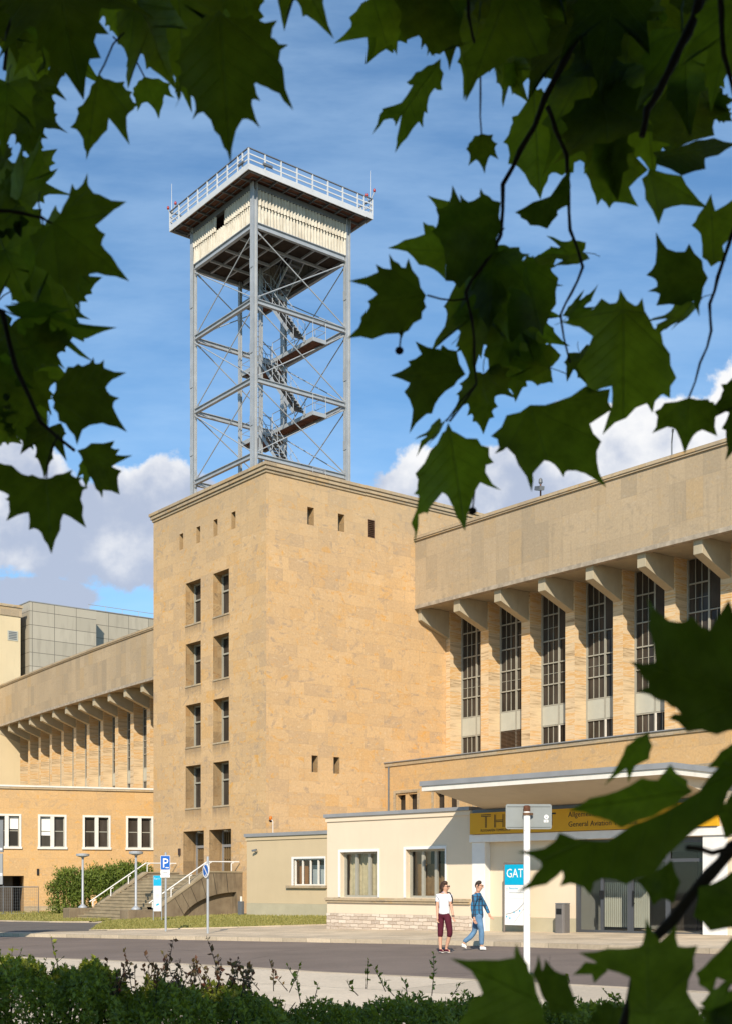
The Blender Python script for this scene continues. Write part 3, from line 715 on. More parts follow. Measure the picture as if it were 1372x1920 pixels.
for h in PW:
    w = window(pod, 'y', 8.34, h, 2, (), .1, .3, .28, frame='stone_warm', thick=None)
    t = MB(); b0, b1, c0, c1 = h[:4]
    t.box(b0-.16, b0, 7.98, 8.3, c0-.16, c1+.16); t.box(b1, b1+.16, 7.98, 8.3, c0-.16, c1+.16); t.box(b0, b1, 7.985, 8.3, c1, c1+.16); t.box(b0, b1, 7.985, 8.3, c0-.16, c0)
    t.build('surround', M['coping'], w)
# projecting base block left of the tower
LP = Matrix.Translation((-25.6, 90.1, 0)) @ Matrix.Rotation(math.atan2(.336, .942), 4, 'Z')
lp = empty('side_block', mat=LP); tag(lp, 'two storey sandstone block with paired windows and a dark gateway left of the tower', 'building')
LW = [(x-.84, x+.84, 4.3, 6.45, .22) for x in (-5.6, .5, 3.62, 6.72, 9.80)]
GATE = [(-3.5, 1.67, -1.2, 2.25, 4.0)]
mb = MB(); wall(mb, 'y', 0, -14, 14, -1.2, 8.35, LW+GATE, .22)
mb.face([(-14, 0.01, 8.34), (14, .01, 8.34), (14, 34, 8.34), (-14, 34, 8.34)]); mb.build('wall', M['stone_warm'], lp)
mb = MB(); mb.face([(-3.5, 4, -1.2), (1.67, 4, -1.2), (1.67, 4, 2.25), (-3.5, 4, 2.25)]); mb.box(-3.49, 1.0, 1.2, 1.3, -1.2, 2.24); mb.build('gateway', M['interior'], lp)  # dark sheets stand in for the shade inside the opening
mb = MB(); mb.box(-14, 14, -.10, .5, 8.353, 8.5); mb.build('coping', M['coping'], lp); mb = MB(); mb.box(-14, 14, -.14, .5, 8.503, 8.62); mb.build('coping_flashing', M['white_trim'], lp)
mb = MB(); mb.box(-14, -3.51, -.06, .0, -1, .12); mb.box(1.68, 14, -.06, 0, -1, .12); mb.build('plinth', M['coping'], lp)
BL = {1: (0.5, 1.0, .42), 2: (0.0, .5, .62)}
for i, h in enumerate(LW):
    w = window(lp, 'y', .225, h, 1, (.52,), .06, .06, .05, blind=BL.get(i))
    t = MB(); b0, b1, c0, c1 = h[:4]; xm = (b0+b1)/2
    t.box(b0-.15, b0, -.06, .2, c0-.14, c1+.14); t.box(b1, b1+.15, -.06, .2, c0-.14, c1+.14); t.box(b0, b1, -.055, .2, c1, c1+.14); t.box(xm-.13, xm+.13, -.04, .21, c0, c1)
    t.build('surround', M['white_trim'], w)
    t = MB(); t.box(b0-.2, b1+.2, -.12, .2, c0-.16, c0); t.build('sill', M['white_trim'], w)
mb = MB(); mb.box(2.55, 2.7, -.08, 0, 2.3, 2.75); mb.build('wall_lamp', M['black'], lp)
for (x, s_) in ((4.6, 1.0),):
    sk = empty('roof_vent', mat=LP @ Matrix.Translation((x, 6.0, 8.34))); tag(sk, 'rounded rusty brown vent hood on the roof of the left block', 'roof vent')
    m = MB(); m.prism([(-1.0, 0), (-1.0, .35), (-.75, .58), (.5, .62), (.95, .5), (1.05, .2), (1.05, 0)], 1, -.5, .5); m.build('hood', paint('rusty brown hood', (.10, .04, .03), .3, .5), sk, bevel=.04)
    m = MB(); m.box(-.3, .35, -.53, -.505, .05, .42); m.build('vent_opening', paint('orange brown shutter', (.22, .08, .03)), sk)
# pale yellow block and the panelled blocks behind
cb = empty('yellow_block', mat=TW); tag(cb, 'tall pale yellow rendered block at the far left end of the curved wing', 'building')
mb = MB(); mb.box(-95, -69, 2, 16, -1, 29.0); mb.build('wall', M['cream_far'], cb)
mb = MB(); mb.box(-95.1, -68.9, 1.9, 16.1, 29.003, 29.9); mb.build('parapet', M['stone_grey'], cb); mb = MB(); mb.box(-95.2, -68.8, 1.8, 16.2, 29.903, 30.15); mb.build('coping', M['coping'], cb)
mb = MB(); mb.box(-68.99, -68.95, 14.6, 15.7, 26.5, 27.5); o = mb.build('vent_grille', M['panel'], cb); mb = MB()
for k in range(5): mb.box(-68.945, -68.93, 14.72, 15.58, 26.62+k*.17, 26.72+k*.17)
mb.build('slats', M['steel_dark'], o)
mb = MB(); mb.box(-68.99, -68.9, 15.3, 15.5, 9.6, 9.85); mb.build('wall_lamp', M['black'], cb)
for (u0, u1, v0, v1, z1, lab) in ((-80, -69.05, 17.0, 24.5, 30.75, 'nearer grey panelled rooftop block above the left wing'), (-82, -71.3, 24.51, 52, 31.3, 'farther grey panelled rooftop block with a thin roof rail, beside the tower')):
    gb = empty('panelled_block', mat=TW); tag(gb, lab, 'building')
    mb = MB(); mb.box(u0, u1, v0, v1, 16, z1); mb.build('cladding', M['metal_panel'], gb)
    mb = MB(); mb.box(u0-.05, u1+.05, v0-.05, v1+(.05 if v0 < 20 else 0), z1+.002, z1+.09); mb.build('roof_edge', M['roof_grey'], gb)
    if v0 > 20:
        m = MB(); m.tube([(u1-.3, v0+.3, z1+.65), (u1-.3, v1, z1+.65)], .035, 5)
        for k in range(14): m.tube([(u1-.3, v0+.4+k*2, z1+.05), (u1-.3, v0+.4+k*2, z1+.65)], .03, 5)
        m.tube([(u1-1, v0+17, z1), (u1-1, v0+17, z1+1.1), (u1-1, v0+18.5, z1+1.7)], .06, 5)
        m.build('roof_rail', M['steel'], gb)
# ------------------------------------------------------------------ cream annex with the entrance
an = empty('cream_annex', mat=AN); tag(an, 'low cream rendered annex with glazed entrance and a flat sloping canopy', 'building')
W1 = (0.72, 2.62, 1.22, 2.86, .35); W2 = (4.02, 5.86, 1.22, 2.90, .35)
mb = MB(); wall(mb, 'y', 0, 0, 7.05, .62, 4.16, [W1, W2], .35)
mb.face([(0, 0, .62), (0, 16, .62), (0, 16, 4.16), (0, 0, 4.16)]); mb.build('wall', M['cream'], an)
mb = MB(); mb.box(-.0, 7.05, -.03, .3, -.3, .617); mb.build('rubble_plinth', M['rubble'], an)
mb = MB(); mb.box(-.05, 7.02, -.05, .12, 4.0, 4.158); mb.build('cornice', M['cream'], an)
mb = MB(); mb.box(-.10, 7.0, -.11, 15.0, 4.163, 4.285); mb.build('roof_edge', M['roof_grey'], an)
mb = MB(); mb.box(-.02, 7.0, -.13, .02, 1.10, 1.20); mb.box(-.01, 7.0, -.08, .0, 1.02, 1.10); mb.build('sill_band', M['coping'], an)
def curtains(parent, x0, x1, y, z0, z1, mat, seed, n=60):
    m = MB(); rr = random.Random(seed); ph = rr.random()*6
    P = [(x0+(x1-x0)*k/n, y+.05*math.sin(ph+k*.85)+.03*math.sin(k*1.9)) for k in range(n+1)]
    for a, b in zip(P[:-1], P[1:]): m.face([(a[0], a[1], z0), (b[0], b[1], z0), (b[0], b[1], z1), (a[0], a[1], z1)])
    return m.build('curtain', mat, parent, smooth=True)
for i, (h, cm) in enumerate(((W1, 'curtain'), (W2, 'curtain_brown'))):
    w = window(an, 'y', .28, h, 3, (), .07, .12, .09, glass='clear')
    b0, b1, c0, c1 = h[:4]
    m = MB(); m.box(b0-.1, b0-.003, -.035, .3, c0, c1+.1); m.box(b1+.003, b1+.06, -.035, .3, c0, c1+.1); m.box(b0-.003, b1+.003, -.034, .3, c1+.003, c1+.1); m.build('surround', M['white'], w)
    curtains(w, b0+.05, b1-.05, .5, c0, c1 if i == 0 else c1-.5, M[cm], i)
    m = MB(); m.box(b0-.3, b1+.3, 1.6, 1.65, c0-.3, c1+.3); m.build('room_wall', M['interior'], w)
# entrance front: pier, lintel, wall, glazing
mb = MB(); mb.box(7.06, 7.62, -.02, .5, -.2, 3.08); mb.build('pier', M['white'], an, bevel=.01)
mb = MB(); mb.box(15.72, 16.5, -.02, .5, -.2, 3.08); mb.build('pier', M['white'], an, bevel=.01)
mb = MB(); mb.box(7.0, 16.7, -.09, .5, 3.083, 3.33); mb.build('lintel', M['white'], an, bevel=.01)
mb = MB(); mb.box(7.06, 16.6, -.0, .5, 3.333, 4.12); mb.box(16.503, 24, 0, .5, -.2, 4.12); mb.build('fascia_wall', M['cream'], an)
mb = MB(); mb.box(7.08, 16.3, -.02, .3, 4.055, 4.16); mb.build('shadow_strip', M['steel_dark'], an)  # solid dark strip in place of the shaded gap below the canopy
mb = MB(); mb.box(7.623, 11.05, .26, .5, .62, 3.08); mb.build('recessed_wall', M['cream'], an)
mb = MB(); mb.box(7.623, 11.05, .24, .5, -.2, .617); mb.build('plinth', M['plinth'], an)
gl = MB(); gl.face([(11.1, .4, .15), (15.7, .4, .15), (15.7, .4, 3.0), (11.1, .4, 3.0)]); door = gl.build('entrance_glazing', M['clear'], an)
f = MB(); dk = paint('grey aluminium door frame', (.10, .105, .115), .08, .4, metal=.4)
for x, wd in ((11.12, .16), (12.02, .10), (13.02, .14), (13.12, .05), (14.35, .14), (15.6, .16)): f.box(x-wd/2, x+wd/2, .33, .396, .1, 3.05)
f.box(11.2, 15.6, .34, .395, .1, .28); f.box(11.2, 15.6, .335, .395, 2.92, 3.06); f.box(11.2, 15.6, .342, .394, 2.35, 2.45)
f.build('door_frame', dk, door)
f = MB(); f.box(13.16, 13.21, .27, .3, 1.05, 1.5); f.box(13.17, 13.20, .29, .34, 1.1, 1.13); f.box(13.17, 13.20, .29, .34, 1.42, 1.45); f.box(11.95, 12.1, .29, .33, 1.25, 1.5); f.build('handle', M['black'], door)
mb = MB(); mb.box(11, 15.8, 3.2, 3.3, 0, 3.1); mb.box(10.95, 11.0, .5, 3.2, 0, 3.1); mb.box(11, 15.8, .52, 3.2, 2.98, 3.08); mb.build('lobby_wall', paint('pale lobby wall', (.22, .22, .20), .1), door)
mb = MB(); mb.box(11, 15.8, .52, 3.2, .02, .12); mb.build('lobby_floor', paint('lobby floor', (.22, .18, .13), .2, .4), door)
mb = MB()
for k in range(22): mb.box(11.45+k*.075, 11.5+k*.075, 1.3, 1.36, .35, 1.75)
mb.build('radiator', M['panel'], door)
mb = MB()
for (x0, x1) in ((13.3, 14.2), (14.5, 15.7)): mb.box(x0, x1, 2.2, 2.3, .12, 2.7)
mb.build('inner_door', M['interior'], door)
# canopy: thin edge, underside sloping down to the wall
ca = MB(); X0, X1, Y0, ZT, ZB = 7.32, 16.4, -2.75, 4.92, 4.64
ca.face([(X0, Y0, ZT), (X1, Y0, ZT), (X1, 6, ZT), (X0, 6, ZT)])
ca.face([(X0, Y0, ZB), (X1, Y0, ZB), (X1, Y0, ZT), (X0, Y0, ZT)]); ca.face([(X0, Y0, ZB), (X0, 6, ZB), (X0, 6, ZT), (X0, Y0, ZT)]); ca.face([(X1, Y0, ZB), (X1, 6, ZB), (X1, 6, ZT), (X1, Y0, ZT)])
can = ca.build('canopy', M['white_trim'], an)
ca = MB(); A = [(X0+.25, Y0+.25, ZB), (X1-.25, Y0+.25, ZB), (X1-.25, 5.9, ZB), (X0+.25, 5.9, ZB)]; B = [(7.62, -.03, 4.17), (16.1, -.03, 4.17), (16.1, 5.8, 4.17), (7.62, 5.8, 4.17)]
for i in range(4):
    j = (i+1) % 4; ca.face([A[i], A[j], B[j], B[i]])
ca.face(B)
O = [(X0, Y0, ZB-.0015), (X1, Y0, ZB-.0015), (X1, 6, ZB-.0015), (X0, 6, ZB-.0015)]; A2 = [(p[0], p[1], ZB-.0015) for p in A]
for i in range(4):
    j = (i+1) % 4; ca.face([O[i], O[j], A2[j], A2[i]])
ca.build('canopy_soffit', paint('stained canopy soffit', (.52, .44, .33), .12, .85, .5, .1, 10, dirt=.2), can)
ca = MB(); ca.box(X0-.05, X1+.05, Y0-.05, Y0+.02, ZT-.12, ZT+.03); ca.box(X0-.05, X0+.02, Y0+.023, 6, ZT-.12, ZT+.03); ca.box(X1-.02, X1+.05, Y0+.023, 6, ZT-.12, ZT+.03); ca.build('canopy_flashing', M['roof_grey'], can)
# beige annex in front of the tower's right face
AN2 = Matrix.Translation((-6.08, 66.0, 0)) @ Matrix.Rotation(math.atan2(-0.712, 0.702), 4, 'Z')
a2 = empty('beige_annex', mat=AN2); tag(a2, 'low beige rendered annex at the foot of the tower with one barred window', 'building')
W3 = (3.62, 5.86, 1.62, 2.92, .2)
mb = MB(); wall(mb, 'y', 0, 0, 13, .72, 4.08, [W3], .2); mb.face([(0, 0, .72), (0, 5, .72), (0, 5, 4.08), (0, 0, 4.08)]); mb.build('wall', M['beige'], a2)
mb = MB(); mb.box(-.0, 13, -.015, 3, -.5, .717); mb.build('plinth', M['plinth'], a2)
mb = MB(); mb.box(-.1, 13, -.12, 5, 4.083, 4.25); mb.build('roof_edge', M['roof_grey'], a2); mb = MB(); mb.box(-.04, 13, -.05, 0, 3.9, 4.08); mb.build('cornice', M['beige'], a2)
w = window(a2, 'y', .16, W3, 4, (), .06, .07, .08, glass='clear', frame='white_trim')
m = MB(); b0, b1, c0, c1 = W3[:4]; m.box(b0-.14, b0, -.02, .2, c0, c1+.1); m.box(b1, b1+.06, -.02, .2, c0, c1+.1); m.box(b0, b1, -.018, .2, c1, c1+.1); m.build('surround', M['white'], w)
m = MB(); m.box(b0-.45, b1+.2, -.14, .1, c0-.13, c0-.003); m.build('sill', M['coping'], w)
m = MB(); m.box(b0, b0+.6, .4, .45, c0, c1); m.build('room_curtain', paint('brown orange curtain', (.30, .14, .05)), w); m = MB(); m.box(b0+.7, b1, .6, .62, c0, c1-.3); m.build('room_blind', paint('grey blue blind', (.42, .46, .47)), w)
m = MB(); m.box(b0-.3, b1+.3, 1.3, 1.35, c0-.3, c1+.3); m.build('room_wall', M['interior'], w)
# ------------------------------------------------------------------ steel lattice mast on the tower roof
mast = empty('lattice_mast', mat=TW); tag(mast, 'grey steel lattice mast with corrugated cabin and railed platform atop the stone tower', 'mast')
UN, UL, VN, VR = -2.90, -9.35, 1.13, 7.58
LEV = [25.32, 29.5, 33.82, 38.0]; ZB0, ZPL = 23.3, 40.3
def column(u, v, s=.30, z1=ZPL, name='column'):
    m = MB()
    m.box(u-s/2, u+s/2, v-s/2, v-s/2+.045, ZB0, z1); m.box(u-s/2, u+s/2, v+s/2-.045, v+s/2, ZB0, z1)
    m.box(u-.035, u+.035, v-s/2+.047, v+s/2-.047, ZB0, z1)
    m.box(u+s/2-.07, u+s/2+.012, v-s/2-.014, v-s/2-.002, ZB0, z1); m.box(u-s/2-.012, u-s/2+.07, v-s/2-.014, v-s/2-.002, ZB0, z1)
    m.box(u-s/2-.1, u+s/2+.1, v-s/2-.1, v+s/2+.1, ZB0, ZB0+.06)
    for z in (26.9, 30.9, 35.6): m.box(u-s/2-.02, u+s/2+.02, v-s/2-.035, v-s/2-.016, z, z+.55)
    return m.build(name, M['steel'], mast)
cor = [(UN, VN), (UL, VN), (UL, VR), (UN, VR)]
for (u, v) in cor: column(u, v, .29)
for (u, v) in ((-9.15, 4.25), (-6.9, 4.25)): column(u, v, .17, 38.0, 'stair_post')
def channel(p, q, h=.26):                      # a rolled beam: two flanges and a recessed web
    p, q = Vector(p), Vector(q); d = (q-p).normalized(); nrm = d.cross(Vector((0, 0, 1)))
    m = MB(); m.bar(p+Vector((0, 0, h/2)), q+Vector((0, 0, h/2)), .20, .035); m.bar(p-Vector((0, 0, h/2)), q-Vector((0, 0, h/2)), .20, .035)
    m.bar(p, q, .03, h-.04)
    return m.build('beam', M['steel'], mast)
for z in LEV:
    for i in range(4):
        (a, b), (c, d) = cor[i], cor[(i+1) % 4]; p, q = Vector((a, b, z)), Vector((c, d, z)); t = (q-p).normalized()*.19
        channel(p+t, q-t, .30 if z > 37 else .24)
for i in range(4):                             # crossed rods with gusset plates
    (a, b), (c, d) = cor[i], cor[(i+1) % 4]
    for z0, z1 in ((23.5, 25.1), (25.42, 29.35), (29.6, 33.65), (33.95, 37.8)):
        if z0 < 25: continue
        for (s0, s1) in ((z0, z1), (z1, z0)):
            m = MB(); p, q = Vector((a, b, s0)), Vector((c, d, s1)); t = (q-p).normalized()
            o_ = Vector((0, 0, 0)) if s0 < s1 else (Vector((d-b, a-c, 0)).normalized()*.07)
            m.tube([p+t*.2+o_, q-t*.2+o_], .034, 6)
            for e, sg in ((p+t*.22, 1), (q-t*.22, -1)): m.bar(e+o_, e+o_+t*.30*sg, .03, .11)
            m.build('brace', M['steel'], mast)
# cabin: corrugated walls, floor with joists
def corrug(p, q, z0, z1, nrm, gap=None):
    p, q = Vector(p), Vector(q); L = (q-p).length; d = (q-p)/L; n = int(L/.205); m = MB(); k = 6
    def off_(s): return nrm*(.06*math.cos(2*math.pi*s))
    N = n*k
    def row(za, zb, extra, g=None):
        for i in range(N):
            a, b = i/k, (i+1)/k; ca = (a+b)/2/n
            if g and g[0] < ca < g[1]: continue
            A = p+d*(L*a/n)+off_(a)+nrm*extra; B = p+d*(L*b/n)+off_(b)+nrm*extra
            A2 = p+d*(L*a/n)+off_(a)+nrm*(extra+.035); B2 = p+d*(L*b/n)+off_(b)+nrm*(extra+.035)
            m.face([(A2.x, A2.y, za), (B2.x, B2.y, za), (B.x, B.y, zb), (A.x, A.y, zb)])
    row(z0, z0+(z1-z0)*.55, .0); row(z0+(z1-z0)*.53, z1, .045, gap)
    return m.build('cladding', M['cladding'], mast)
e = .17
X = Vector((1, 0, 0)); Yv = Vector((0, 1, 0))
corrug((UN-e, VN-.02, 0), (UL+e, VN-.02, 0), 38.16, 39.98, -Yv, (.44, .60))
corrug((UN+.02, VN+e, 0), (UN+.02, VR-e, 0), 38.16, 39.98, X)
corrug((UL-.02, VN+e, 0), (UL-.02, VR-e, 0), 38.16, 39.98, -X)
corrug((UN-e, VR+.02, 0), (UL+e, VR+.02, 0), 38.16, 39.98, Yv)
m = MB(); hole = (-9.0, -4.6, 4.4, 6.9)
for (x0, x1, y0, y1) in ((UL+.1, hole[0], VN+.1, VR-.1), (hole[1], UN-.1, VN+.1, VR-.1), (hole[0], hole[1], VN+.1, hole[2]), (hole[0], hole[1], hole[3], VR-.1)): m.box(x0, x1, y0, y1, 38.05, 38.13)
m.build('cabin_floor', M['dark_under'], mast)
m = MB()
for k in range(1, 6):
    v = VN+(VR-VN)*k/6
    if v < 4.3: m.bar((UL+.15, v, 37.99), (UN-.15, v, 37.99), .09, .11)
    else: m.bar((hole[1], v, 37.99), (UN-.15, v, 37.99), .09, .11)
for k in (1, 2, 3):
    u = UL+(UN-UL)*k/4; m.bar((u, VN+.15, 37.9), (u, 4.35 if u < -4.6 else VR-.15, 37.9), .10, .14)
for v in (hole[2], hole[3]): m.bar((hole[0], v, 37.95), (hole[1], v, 37.95), .08, .2)
m.build('floor_joists', M['steel'], mast)
for i in range(4):
    (a, b), (c, d) = cor[i], cor[(i+1) % 4]; m = MB(); m.bar((a, b, 40.12), (c, d, 40.12), .24, .30); m.build('top_beam', M['steel_dark'], mast)
# lookout platform
D = 1.05; PX0, PX1, PY0, PY1 = UL-D, UN+D, VN-D, VR+D
m = MB(); m.box(PX0+.06, PX1-.06, PY0+.06, PY1-.06, 40.40, 40.46); m.build('platform_deck', M['rust_under'], mast)
m = MB(); n = 9
for k in range(n+1):
    u = PX0+.2+(PX1-PX0-.4)*k/n; v = PY0+.2+(PY1-PY0-.4)*k/n
    for (p, q) in (((u, PY0+.05, 40.33), (u, VN, 40.33)), ((u, VR, 40.33), (u, PY1-.05, 40.33)), ((PX0+.05, v, 40.33), (UL, v, 40.33)), ((UN, v, 40.33), (PX1-.05, v, 40.33))): m.bar(p, q, .06, .11)
for dd in (.35, .75):
    m.bar((PX0+dd, PY0+dd, 40.36), (PX1-dd, PY0+dd, 40.36), .05, .05); m.bar((PX1-dd, PY0+dd, 40.36), (PX1-dd, PY1-dd, 40.36), .05, .05); m.bar((PX0+dd, PY0+dd, 40.36), (PX0+dd, PY1-dd, 40.36), .05, .05)
m.build('platform_joists', M['steel_dark'], mast)
m = MB()
for (x0, x1, y0, y1) in ((PX0, PX1, PY0, PY0+.05), (PX0, PX1, PY1-.05, PY1), (PX0, PX0+.05, PY0+.052, PY1-.052), (PX1-.05, PX1, PY0+.052, PY1-.052)): m.box(x0, x1, y0, y1, 40.25, 40.58)
m.build('toe_board', M['steel_light'], mast)
m = MB(); hr = MB(); ZR = 41.42
P4 = [(PX0+.03, PY0+.03), (PX1-.03, PY0+.03), (PX1-.03, PY1-.03), (PX0+.03, PY1-.03)]
for i in range(4):
    a, b = Vector((*P4[i], 0)), Vector((*P4[(i+1) % 4], 0))
    hr.bar(a+Vector((0, 0, ZR)), b+Vector((0, 0, ZR)), .07, .05)
    for z in (40.82, 41.12): m.bar(a+Vector((0, 0, z)), b+Vector((0, 0, z)), .03, .07)
    for k in range(9):
        t = .11 if k == 0 else (.89 if k == 8 else k/8)
        if k == 0: p = a
        else: p = a.lerp(b, k/8 if k < 8 else .93)
        m.bar(p+Vector((0, 0, 40.45)), p+Vector((0, 0, ZR-.026)), .07, .07, up=(1, 0, 0))
m.build('railing', M['steel_light'], mast); hr.build('handrail', M['steel_dark'], mast)
red = paint('red lamp glass', (.34, .02, .015), .1, .25, 4, 0, spec=.6)
for (u, v) in ((PX0+.08, PY0+.12), (PX1-.12, PY1-.1)):
    m = MB(); m.tube([(u, v, 40.6), (u, v, 43.1)], [.02, .008], 6); m.build('antenna', M['white_trim'], mast)
    for (du, dv, z) in ((-.13, -.16, 41.62), (.14, .18, 41.9)):
        m = MB(); m.tube([(u, v, 41.3), (u+du*.6, v+dv*.6, z-.25), (u+du, v+dv, z-.05)], .03, 6); a = m.build('lamp_arm', M['steel'], mast)
        m = MB(); m.lathe([(.045, -.05), (.07, -.03), (.08, .05), (.065, .11), (.03, .15), (0, .155)], (u+du, v+dv, z), 12); m.build('obstruction_lamp', red, mast, smooth=True)
m = MB(); m.bar((-2.2, PY0-.06, 40.78), (-2.75, PY0-.06, 40.78), .10, .10); m.bar((PX1+.06, 1.0, 40.82), (PX1+.06, 1.6, 40.82), .1, .12); m.build('floodlight', M['steel_dark'], mast)
m = MB(); m.tube([(PX0+.2, PY0+.3, 40.2), (PX0+.7, PY0+.5, 40.0), (PX0+1.2, PY0+.7, 40.05), (UL, VN+.3, 39.7)], .018, 5); m.build('cable', M['black'], mast)
# stairs inside
def railing(m, pts, h=1.0, step=1.1):
    pts = [Vector(p) for p in pts]
    for a, b in zip(pts[:-1], pts[1:]):
        for z in (h, h*.5): m.tube([a+Vector((0, 0, z)), b+Vector((0, 0, z))], .022 if z == h else .016, 5)
        n = max(1, round((b-a).length/step))
        for k in range(n+1):
            p = a.lerp(b, k/n); m.tube([p, p+Vector((0, 0, h))], .02, 5)
def flight(p, q, wv, nst, name='stair_flight'):
    """p low end, q high end (on the near edge), wv width vector"""
    p, q, wv = Vector(p), Vector(q), Vector(wv); m = MB()
    for o_ in (Vector((0, 0, 0)), wv): m.bar(p+o_, q+o_, .05, .17)
    f = m.build(name, M['steel'], mast); t = MB(); dh = (q-p); dh.z = 0; dh.normalize()
    for k in range(1, nst):
        a = p.lerp(q, k/nst)
        t.face([a-dh*.13+wv*.03, a+dh*.13+wv*.03, a+dh*.13+wv*.97, a-dh*.13+wv*.97]); t.face([a-dh*.13+wv*.03-Vector((0, 0, .04)), a+dh*.13+wv*.03-Vector((0, 0, .04)), a+dh*.13+wv*.97-Vector((0, 0, .04)), a-dh*.13+wv*.97-Vector((0, 0, .04))])
    t.build('treads', M['steel_dark'], f)
    r = MB(); railing(r, [p, q]); railing(r, [p+wv, q+wv]); r.build('stair_rail', M['steel'], f)
def landing(u0, u1, v0, v1, z, rails):
    m = MB(); m.box(u0+.05, u1-.05, v0+.05, v1-.05, z-.08, z); l = m.build('landing', M['rust_under'], mast)
    f = MB(); f.box(u0, u1, v0, v0+.05, z-.24, z+.02); f.box(u0, u1, v1-.05, v1, z-.24, z+.02); f.box(u0, u0+.05, v0+.052, v1-.052, z-.24, z+.02); f.box(u1-.05, u1, v0+.052, v1-.052, z-.24, z+.02)
    f.build('landing_frame', M['steel'], l); r = MB()
    for pts in rails: railing(r, pts)
    r.build('landing_rail', M['steel'], l)
for za in (24.15, 28.35, 32.55, 36.75):
    landing(-9.2, -6.82, 4.29, 6.1, za, [[(-9.15, 6.05, za), (-9.15, 4.34, za), (-6.87, 4.34, za), (-6.87, 5.0, za)], [(-6.87, 6.05, za), (-9.15, 6.05, za)]])
    if za < 36:
        zb = za+.16
        w = MB(); w.box(-6.80, -2.66, 4.95, 5.80, zb-.07, zb); w = w.build('walkway', M['rust_under'], mast); f = MB()
        f.box(-6.80, -2.6, 4.90, 4.948, zb-.2, zb+.02); f.box(-6.80, -2.6, 5.802, 5.85, zb-.2, zb+.02); f.box(-2.655, -2.6, 4.95, 5.80, zb-.2, zb+.02); f.build('walkway_frame', M['steel'], w)
        r = MB(); railing(r, [(-6.7, 5.82, zb), (-2.63, 5.82, zb), (-2.63, 4.93, zb)]); railing(r, [(-6.7, 4.93, zb), (-4.4, 4.93, zb)]); r.build('walkway_rail', M['steel'], w)
        flight((-3.3, 4.05, zb-.05), (-6.80, 4.05, za+4.15), (0, .82, 0), 16)
flight((-6.80, 5.1, 36.7), (-4.7, 5.1, 38.3), (0, .85, 0), 8)
m = MB()
for v in (4.12, 4.42): m.tube([(-7.02, v-.25, 24), (-7.02, v-.25, 37.5)], .022, 5)
for k in range(45): m.tube([(-7.02, 3.87, 24.1+k*.3), (-7.02, 4.17, 24.1+k*.3)], .016, 4)
m.build('ladder', M['steel_dark'], mast)
# roof furniture of the wing
fl = empty('roof_floodlight', mat=TW @ Matrix.Translation(warp(Vector((5.5, 4.6, 21.3))))); tag(fl, 'small floodlight on a thin rusty pole on the roof edge right of the tower', 'floodlight')
m = MB(); m.tube([(0, 0, 0), (0, 0, 3.0)], .05, 6); m.build('pole', paint('rusty pole', (.16, .08, .05), .3), fl)
m = MB(); m.bar((-.15, -.15, 2.75), (.45, -.35, 2.6), .3, .22); m.lathe([(.05, 0), (.12, .1), (.1, .3), (0, .38)], (0, 0, 2.98), 10); m.build('lamp', M['steel_dark'], fl)
pv = empty('roof_pipe', mat=TW @ Matrix.Translation(warp(Vector((17.5, .9, 21.6))))); tag(pv, 'thin bent dark pipe standing on the terminal roof edge', 'pipe')
m = MB(); m.tube([(0, 0, -.1), (0, 0, 1.05), (.18, -.15, 1.55)], .035, 6); m.build('stem', M['steel_dark'], pv); m = MB(); m.tube([(.16, -.13, 1.5), (.21, -.18, 1.63)], .055, 6); m.build('nozzle', M['steel_dark'], pv)
# ------------------------------------------------------------------ outdoor stair to the tower doors
st = empty('stone_stairs', mat=TW); tag(st, 'broad weathered stone stairs with flank walls and white handrails up to the tower doors', 'stairs')
ZL, N_, V1, V2, ZG = 2.2, 15, -2.1, -6.75, -0.36
m = MB(); dz = (ZL-ZG)/N_; dv = (V1-V2)/(N_-1)
for k in range(N_):
    v = V2+dv*k; z = ZG+dz*(k+1)
    m.face([(-9.05, v, z-dz), (-2.96, v, z-dz), (-2.96, v, z-.05), (-9.05, v, z-.05)]); m.face([(-9.05, v-.03, z-.05), (-2.96, v-.03, z-.05), (-2.96, v-.03, z), (-9.05, v-.03, z)]); m.face([(-9.05, v, z-.05), (-2.96, v, z-.05), (-2.96, v-.03, z-.05), (-9.05, v-.03, z-.05)])
    v2 = v+dv if k < N_-1 else 0.0
    m.face([(-9.05, v-.03, z), (-2.96, v-.03, z), (-2.96, v2, z), (-9.05, v2, z)])
m.build('steps', M['tread'], st)
def topz(v): return 2.3 if v > V1 else 2.3+(v-V1)*(2.3-.45)/(5.05+V1)
